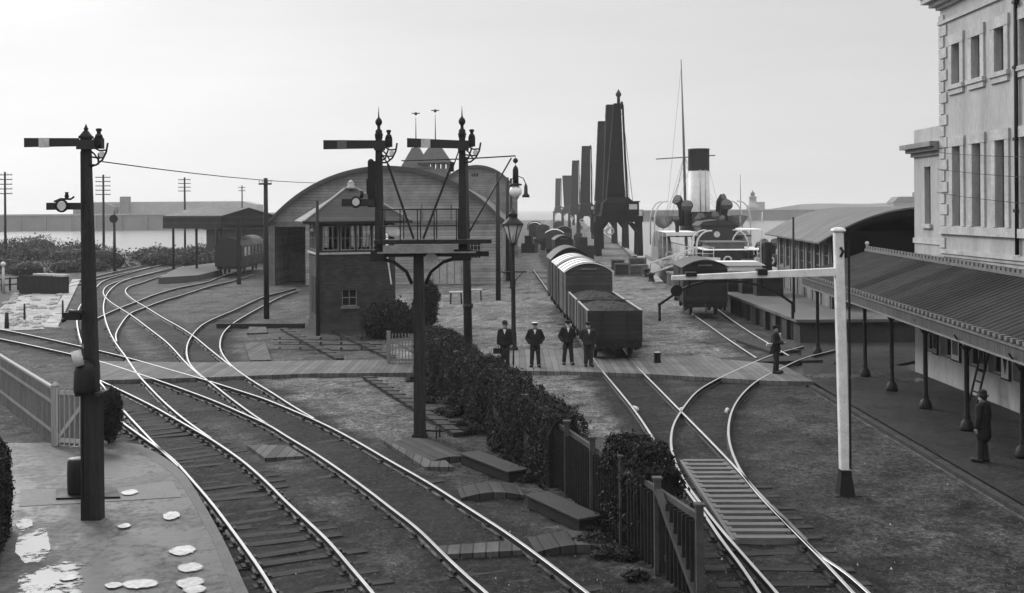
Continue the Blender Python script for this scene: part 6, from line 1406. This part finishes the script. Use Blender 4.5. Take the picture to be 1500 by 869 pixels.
for i in range(3):
    mb = MB(); s = .8; mb.box(-s,s,-.55,.55,0,1.25); c = D(1125, 412, 66+i*1.6); o = mb.build('crate', wag_dark, bevel=.02); o.location = (c.x-i*.9, 66+i*1.7, ZP); tag(o, ('dark chest on the goods platform corner nearest the shed wall','dark chest behind the nearest chest on the goods platform','farthest dark chest in the line on the goods platform')[i], 'chest', 'chests on the goods platform')
# ---------------------------------------------------------------- loading gauge (white post, long arm, hanging iron profile)
c = G(1238, 725); u = c.y/F; X = lambda x: (x-1238)*u; Z = lambda y: CAMH-(y-303.5)*u
lg = thing('loading_gauge', tuple(c), 'white loading gauge post with a long arm and hanging black iron bow', 'loading gauge')
mb = MB(); mb.taper((0,0), .22, .22, .2, .2, 0.55, Z(340), top=(X(1230.5),0)); mb.box(X(1230.5)-.14, X(1230.5)+.14, -.14, .14, Z(340), Z(335)); mb.taper((X(1230.5),0), .28,.28,.1,.1,Z(335),Z(333)); mb.build('post', white_paint, lg, bevel=.025)
mb = MB(); mb.taper((0,0), .36, .36, .235, .235, .0, .45); mb.taper((0,0), .235, .235, .226, .226, .45, .552); mb.box(-.3,.3,-.25,.25,-.02,.03); mb.build('foot', black_paint, lg)
mb = MB(); mb.box(-.03+.09, .01+.1, -.125, -.118, .6, Z(350)); mb.build('conduit', dark_iron, lg)
mb = MB(); a0, a1 = X(1226), X(986); mb.prism([(a0,Z(404.5)),(a0,Z(392)),(a1,Z(402)),(a1,Z(409))], -.07, .07, 'y'); ar = mb.build('arm', white_paint, lg, bevel=.012)
mb = MB(); mb.tube([(X(1012),0,Z(400)),(X(1012),0,Z(420))], .02, 6); mb.box(X(1006),X(1022),-.12,.12,Z(403),Z(397)); mb.tube([(X(1118),0,Z(398)),(X(1118),0,Z(420))], .02, 6); mb.box(X(1111),X(1125),-.12,.12,Z(402),Z(393)); mb.build('hanger', black_paint, ar)
pts = [(X(968),0,Z(466)),(X(968),0,Z(444)),(X(990),0,Z(429)),(X(1010),0,Z(418)),(X(1035),0,Z(411.5)),(X(1065),0,Z(410)),(X(1095),0,Z(412)),(X(1120),0,Z(419)),(X(1142),0,Z(429)),(X(1163),0,Z(444)),(X(1163),0,Z(466))]
mb = MB()
for p, q in zip(pts, pts[1:]): mb.bar(p, q, .05, .085, up=(0,1,0)); mb.ball(p, .04, 8, 6)
mb.build('bow', black_paint, lg)
mb = MB(); mb.lathe([(.13,-.05),(.13,.05)], (X(993),0,Z(424)), 14, axis='y'); mb.box(X(1008)-.02,X(1008)+.02,-.03,.03,Z(430),Z(422)); mb.build('balance_weight', black_paint, ar)
mb = MB(); mb.tube([(X(1231),-.13,Z(362)),(X(1235),-.13,Z(368)),(X(1231),-.13,Z(376))], .03, 6); mb.build('cleat', black_paint, lg)
# ---------------------------------------------------------------- hotel
stucco = M('hotel_stucco', .36, .85, .24, .7, 9, .15, stretch=(1.6,1.6,.3)); stucco2 = M('hotel_dressing', .4, .8, .24, 1.1, 10, .15)
XH = 15.55; YC = 39.55; Y0 = 8.0
ht = thing('hotel', (XH, 30, 0), 'tall pale stuccoed hotel with quoins and narrow windows at right', 'hotel')
zL = (10.67, 12.08); zM = (5.72, 8.5); wy = [38.1, 36.45, 34.7, 32.95, 31.2, 28, 26.2, 24.4, 22.6]
ops = [(y-.34, y+.34, *zL) for y in wy] + [(y-.34, y+.34, *zM) for y in wy]
gops = []
for i, (ya, yb, kind) in enumerate(((40.55,41.6,'w'),(38.9,39.9,'w'),(36.6,37.7,'w'),(34.9,35.9,'w'),(32.9,34.1,'w'),(31.2,32.2,'d'),(28.8,30.2,'w'))):
    gops.append((ya, yb, .05 if kind == 'd' else .95, 2.5))
def loc(mbx): return mbx
mb = MB(); wall_grid(mb, 'x', XH, Y0, YC, 4.6, 15.2, ops, .28); mb.box(XH+.29, XH+14, Y0, YC, 4.6, 15.2)
mb.add([(XH,YC,4.6),(XH+.3,YC,4.6),(XH+.3,YC,15.2),(XH,YC,15.2)], [(0,1,2,3)]); mb.build('wall', stucco, ht, world=True)
mb = MB(); wall_grid(mb, 'x', XH+.06, Y0, 42.4, 0, 4.6, [(a,b,max(.05,c_),d_) for a,b,c_,d_ in gops], .28); mb.box(XH+.36, XH+14, Y0, 42.4, 0, 4.6); mb.add([(XH+.06,42.4,0),(XH+.37,42.4,0),(XH+.37,42.4,4.6),(XH+.06,42.4,4.6)], [(0,1,2,3)]); mb.build('ground_floor', stucco, ht, world=True)
def add_local(fn, *a, **k):     # sash() writes local coordinates; shift them into the hotel's frame
    return fn(*a, **k)
off = Vector((XH, 30, 0))
def hsash(at, o, depth, nx, nz, mat, gmat=None, label=None):
    a, b, c_, d_ = o; return sash(ht, 'x', at-off.x, (a-off.y, b-off.y, c_, d_), depth, 1, nx, nz, .05, mat, gmat=gmat, label=label)
for o in ops: hsash(XH, o, .28, 1, 2 if o[3]-o[2] < 2 else 3, midgrey)
for i, o in enumerate(gops):
    if i == 5: continue
    hsash(XH+.06, (o[0], o[1], max(.05,o[2]), o[3]), .28, 2, 2, offwhite)
mb = MB(); o = gops[5]; mb.box(XH+.25, XH+.3, o[0], o[1], .05, 2.5); dr = mb.build('door', dark_timber, ht, world=True); mb = MB(); mb.ball((XH+.22,o[0]+.12,1.1), .04); mb.build('handle', iron_edge, dr, world=True)
# window surrounds, sills
for o in ops:
    a, b, c_, d_ = o; mb = MB(); f = .2; top = .36 if d_-c_ < 2 else .34; bt = .34 if d_-c_ < 2 else 0
    for q in ((a-f-.08,a-.001),(b+.001,b+f+.08)): mb.box(XH-.06, XH-.003, q[0], q[1], c_, d_)
    mb.box(XH-.075, XH-.003, a-f-.12, b+f+.12, d_+.001, d_+top); mb.build('surround', stucco2, ht, world=True)
    if bt: mb = MB(); mb.box(XH-.13, XH-.003, a-f-.14, b+f+.14, c_-.15, c_-.002); mb.box(XH-.075, XH-.003, a-f-.08, b+f+.08, c_-bt, c_-.151); mb.build('sill', stucco2, ht, world=True)
mb = MB(); mb.box(XH-.12, XH-.002, Y0, YC+.12, 5.42, 5.7); mb.box(XH-.06, XH-.003, Y0, YC+.06, 4.72, 4.86); mb.build('string_course', stucco2, ht, world=True)
mb = MB(); i = 0; z = 4.9
while z < 13.0:
    l = .62 if i % 2 else .38
    if not 5.38 < z+.2 < 5.72: mb.box(XH-.05, XH-.003, YC-l, YC+.05, z+.02, z+.38)
    z += .4; i += 1
mb.build('quoin', stucco2, ht, world=True)
mb = MB(); mb.box(XH-.08, XH-.002, Y0, YC+.08, 12.95, 13.07); mb.build('frieze_band', stucco2, ht, world=True)
mb = MB()
for dx, z0, z1 in ((.12,13.45+.05,13.62),(.3,13.62,13.78),(.52,13.78,13.98),(.6,13.98,14.08)): mb.box(XH-dx, XH+1, Y0, YC+dx, z0+.002, z1)
mb.build('cornice', stucco2, ht, world=True)
mb = MB(); mb.tube([(XH-.09,33.45,4.9),(XH-.09,33.45,13.4)], .065, 8); 
for z in (6.2,8.4,10.6,12.6): mb.box(XH-.17,XH-.01,33.36,33.54,z,z+.1)
mb.build('downpipe', dark_iron, ht, world=True)
# the lower wing
wops = [(41.0-.3, 41.0+.3, 5.75, 7.9)]
mb = MB(); wall_grid(mb, 'x', XH+.05, YC, 42.35, 4.6, 9.35, wops, .28); mb.box(XH+.34, XH+9, YC+.002, 42.35, 4.6, 9.35); mb.add([(XH+.05,42.35,4.6),(XH+.35,42.35,4.6),(XH+.35,42.35,9.35),(XH+.05,42.35,9.35)], [(0,1,2,3)]); mb.build('wing_wall', stucco, ht, world=True)
hsash(XH+.05, wops[0], .28, 1, 3, midgrey); mb = MB(); o = wops[0]; mb.box(XH-.06, XH+.04, o[0]-.14, o[1]+.14, o[2]-.16, o[2]-.002); mb.build('sill', stucco2, ht, world=True)
mb = MB(); mb.box(XH+.0, XH+.047, YC+.1, 42.4, 5.0, 5.2); mb.build('wing_band', stucco2, ht, world=True); mb = MB()
for dx, z0, z1 in ((.1,8.3,8.45),(.25,8.452,8.6),(.42,8.602,8.78)): mb.box(XH+.05-dx, XH+1, YC+.1, 42.35+dx, z0, z1)
mb.build('wing_cornice', M('weathered_cornice', .2, .8, .3, 1.5, 14, .2), ht, world=True)
# posters and boards on the ground floor wall (flat boards)
def poster(y0, y1, z0, z1, kind, label):
    y0, y1 = sorted((y0, y1)); c = ((XH-.02), (y0+y1)/2, z0); t = thing('poster_board', c, label, 'poster'); mb = MB(); w_ = (y1-y0)/2; h = z1-z0
    mb.box(0, .03, -w_, w_, 0, h); mb.build('board', dark_timber, t)
    mb = MB(); mb.box(-.006, -.001, -w_+.05, w_-.05, .05, h-.05); mb.build('sheet', white_paint if kind != 2 else grey_paint, t)
    mb = MB()
    if kind == 0:
        q = [(-w_*.1,h*.9),(w_*.55,h*.5),(-w_*.1,h*.1),(-w_*.75,h*.5)]; mb.add([(-.012,a,b) for a, b in q], [(0,1,2,3)])
        q = [(-w_*.1,h*.7),(w_*.25,h*.5),(-w_*.1,h*.3),(-w_*.45,h*.5)]
    else:
        mb.box(-.011, -.007, -w_*.7, w_*.6, h*.16, h*.82)
    mb.build('print', midgrey if kind == 1 else dark_iron, t)
poster(38.0, 38.75, .95, 2.4, 1, 'pale poster board left of the first canopy window'); poster(40.0, 40.5, .95, 2.4, 2, 'grey poster board between the two farthest windows'); poster(34.2, 34.8, .9, 2.5, 0, 'poster with a dark diamond shape behind the ladder'); poster(32.3, 32.85, .9, 2.3, 1, 'pale poster board right of the ladder, beside the door')
poster(36.0, 36.5, .95, 2.4, 2, 'narrow grey poster board left of the ladder')
# ladder leaning on the wall
t = thing('ladder', (XH-.55, 35.4, .05), 'short wooden ladder leaning on the hotel wall under the canopy', 'ladder')
for y in (-.28, .28): mb = MB(); mb.bar((-.1,y,0), (.48,y,2.35), .06, .05); mb.build('side_rail', dark_timber, t)
for i in range(6): f = (i+1)/7; mb = MB(); mb.bar((-.1+.58*f,-.28,2.35*f), (-.1+.58*f,.28,2.35*f), .045, .045); mb.build('rung', dark_timber, t)
# ---------------------------------------------------------------- canopy
cp = thing('canopy', (13.1, 36, 0), 'dark ribbed platform canopy on iron columns along the hotel front', 'canopy')
yA, yB = 14.0, 47.6; XG, XR = 12.65, 15.5
zg = lambda y: 2.98+(y-26)*.024; zr = lambda y: 4.28+(y-33)*.016
mb = MB(); dy = .055; ny = int((yB-yA)/dy); vs = []; fs = []; nx = 6
for i in range(ny+1):
    y = yA+i*dy; ph = (y/.33) % 1; cz = .05*max(0, 1-abs(ph-.5)*4.2)
    for j in range(nx+1): f = j/nx; vs.append((XG-.15+(XR-XG+.15)*f, y, zg(y)+(zr(y)-zg(y))*f+cz))
for i in range(ny):
    for j in range(nx): fs.append((i*(nx+1)+j, i*(nx+1)+j+1, (i+1)*(nx+1)+j+1, (i+1)*(nx+1)+j))
mb.add(vs, fs); mb.add([(XG-.1,yA,zg(yA)-.06),(XR,yA,zr(yA)-.06),(XR,yB,zr(yB)-.06),(XG-.1,yB,zg(yB)-.06)], [(0,1,2,3)])
m_ = planks('canopy_sheets', .032, 1, .99, .75, .38, .025, .5, .25, spec=.12); rfc = mb.build('roof', m_, cp, world=True)
mb = MB(); y = yA
while y < yB: mb.box(XR-.12, XR+.02, y, y+.19, zr(y)+.03, zr(y)+.19); mb.box(XG-.2, XG-.06, y+.02, y+.17, zg(y)-.02, zg(y)+.085); y += .33
mb.bar((XR-.05,yA,zr(yA)+.02),(XR-.05,yB,zr(yB)+.02),.2,.1); mb.build('ridge_tile', M('ridge_lead2', .14, .6, .2, 3, 20, .2), rfc, world=True)
mb = MB(); mb.ball((XR-.05,yB-.05,zr(yB)+.3), .09); mb.tube([(XR-.05,yB-.05,zr(yB)),(XR-.05,yB-.05,zr(yB)+.3)], .04); mb.build('finial', offwhite, rfc, world=True)
val = planks('canopy_valance', .075, 1, .16, .75, .15, .1, .55, .5)
mb = MB(); mb.add([(XG-.02,yA,zg(yA)-.55),(XG-.02,yB,zg(yB)-.5),(XG-.02,yB,zg(yB)-.03),(XG-.02,yA,zg(yA)-.03),(XG+.04,yA,zg(yA)-.55),(XG+.04,yB,zg(yB)-.5),(XG+.04,yB,zg(yB)-.03),(XG+.04,yA,zg(yA)-.03)], [(0,1,2,3),(7,6,5,4),(3,2,6,7),(1,0,4,5),(0,3,7,4),(2,1,5,6)])
mb.build('valance', val, cp, world=True); mb = MB(); mb.bar((XG-.05,yA,zg(yA)-.1),(XG-.05,yB,zg(yB)-.1),.05,.12); mb.bar((XG-.05,yA,zg(yA)-.53),(XG-.05,yB,zg(yB)-.48),.05,.05); mb.build('gutter', M('gutter_paint', .17, .6, .2, 3, 20, .1), cp, world=True)
mb = MB(); mb.add([(XG,yB-.02,zg(yB)-.5),(XR,yB-.02,zg(yB)-.5),(XR,yB-.02,zr(yB)-.08),(XG,yB-.02,zg(yB)-.08),(XG,yB+.03,zg(yB)-.5),(XR,yB+.03,zg(yB)-.5),(XR,yB+.03,zr(yB)-.08),(XG,yB+.03,zg(yB)-.08)], [(0,1,2,3),(7,6,5,4),(3,2,6,7),(1,0,4,5),(0,3,7,4),(2,1,5,6)]); mb.build('end_board', val, cp, world=True)
mb = MB()
for i in range(15):
    y = yA+1+i*2.3; mb.bar((XG+.1,y,zg(y)-.14),(XR+.02,y,zr(y)-.14),.09,.14)
mb.build('rafter', dark_timber, cp, world=True)
for y in (47.3, 44.2, 40.95, 37.75, 34.35, 30.95, 27.55, 24.2, 20.8, 17.4):
    mb = MB(); zt = zg(y)-.35; x = 13.2-(41-y)*.035 if y < 41 else 13.2; x = max(12.85, x)
    mb.lathe([(.2,.04),(.2,.14),(.15,.3),(.09,.36),(.1,.42),(.075,.5),(.065,zt-.35),(.09,zt-.32),(.07,zt-.28),(.12,zt-.1),(.17,zt)], (x,y,0), 12); mb.bar((x,y,zt-.5),(x-.35,y,zt+.02),.04); mb.bar((x,y,zt-.5),(x+.5,y,zt+.1),.04); mb.box(x-.14,x+.14,y-.14,y+.14,zt,zt+.12); mb.build('column', dark_iron, cp, world=True)
# far house beside the hotel wing
fh = thing('house', (1328*.3, 0, 0), 'small far house with a chimney between the goods shed and the hotel', 'house'); Yh = 640; x = (1331-750)*Yh/F; fh.location = (x, Yh, -2.2)
mb = MB(); mb.box(-9,9,0,10,-2,11); mb.build('wall', far_pale, fh); mb = MB(); mb.prism([(-9.6,11),(9.6,11),(6,14.5),(-6,14.5)], -.5, 10.5, 'y'); mb.box(4,6,3,5,14.5,17); mb.build('roof', far_stone, fh)
# ---------------------------------------------------------------- wires
def wire(a, b, sag, label, r=.012):
    a, b = Vector(a), Vector(b); mb = MB(); mb.tube([a.lerp(b, t/14)+Vector((0,0,-sag*4*(t/14)*(1-t/14))) for t in range(15)], r, 5); tag(mb.build('overhead_wire', dark_iron, loc=tuple(a)), label, 'wire', 'overhead wires')
for (ya, za, yb_, zb2, l) in ((39.3,8.35,20,7.6,'upper wire strung across the hotel windows'),(39.3,7.75,20,7.0,'middle wire strung across the hotel windows'),(39.3,6.9,20,6.35,'lower wire strung across the hotel windows')):
    wire((XH-.25, ya, za), (XH-.5, yb_, zb2), .25, l, .01)
a = D(150, 237, sg.location.y); wire(a, D(565, 263, bs.location.y+30), .3, 'wire running right from the black signal post to the far roof', .012)

# ---------------------------------------------------------------- sea air
hm = bpy.data.materials.new('sea_haze'); hm.use_nodes = True; hn = hm.node_tree; hn.nodes.remove(hn.nodes['Principled BSDF'])
pv = hn.nodes.new('ShaderNodeVolumePrincipled'); pv.inputs['Color'].default_value = (.96,.96,.96,1); pv.inputs['Density'].default_value = .0003; pv.inputs['Anisotropy'].default_value = .3
hn.links.new(pv.outputs[0], hn.nodes['Material Output'].inputs['Volume'])
mb = MB(); mb.box(-4700, 4700, -80, 7200, -7.5, 31); hz = mb.build('haze', hm); hz['kind'] = 'stuff'

for i, y in enumerate((96, 103, 111, 120, 130)):
    x = np.interp(y, [93,118,155], [12.9,14.6,17.2])-.9; t = thing('bollard', (x, y, 0), 'iron mooring bollard in the row on the quay edge beside the steamer', 'bollard', 'mooring bollards on the quay edge'); mb = MB(); mb.lathe([(.3,0),(.24,.1),(.2,.5),(.34,.58),(.34,.7),(.15,.78)], n=14); mb.build('body', dark_iron, t)
gw = thing('gangway', (14.2, 104, 0), 'sloping gangway with pale handrails from the quay to the steamer', 'gangway'); mb = MB(); mb.bar((-1.2,0,.15),(3.2,.4,1.6),.9,.1); mb.build('deck', teak, gw)
for s_ in (-.45,.45): mb = MB(); mb.tube([(-1.2,s_,1.15),(3.2,s_+.4,2.6)], .035, 6); [mb.tube([(-1.2+1.1*i, s_+.1*i, .2+.36*i),(-1.2+1.1*i, s_+.1*i, 1.15+.36*i)], .03, 5) for i in range(5)]; mb.build('handrail', ship_white, gw)
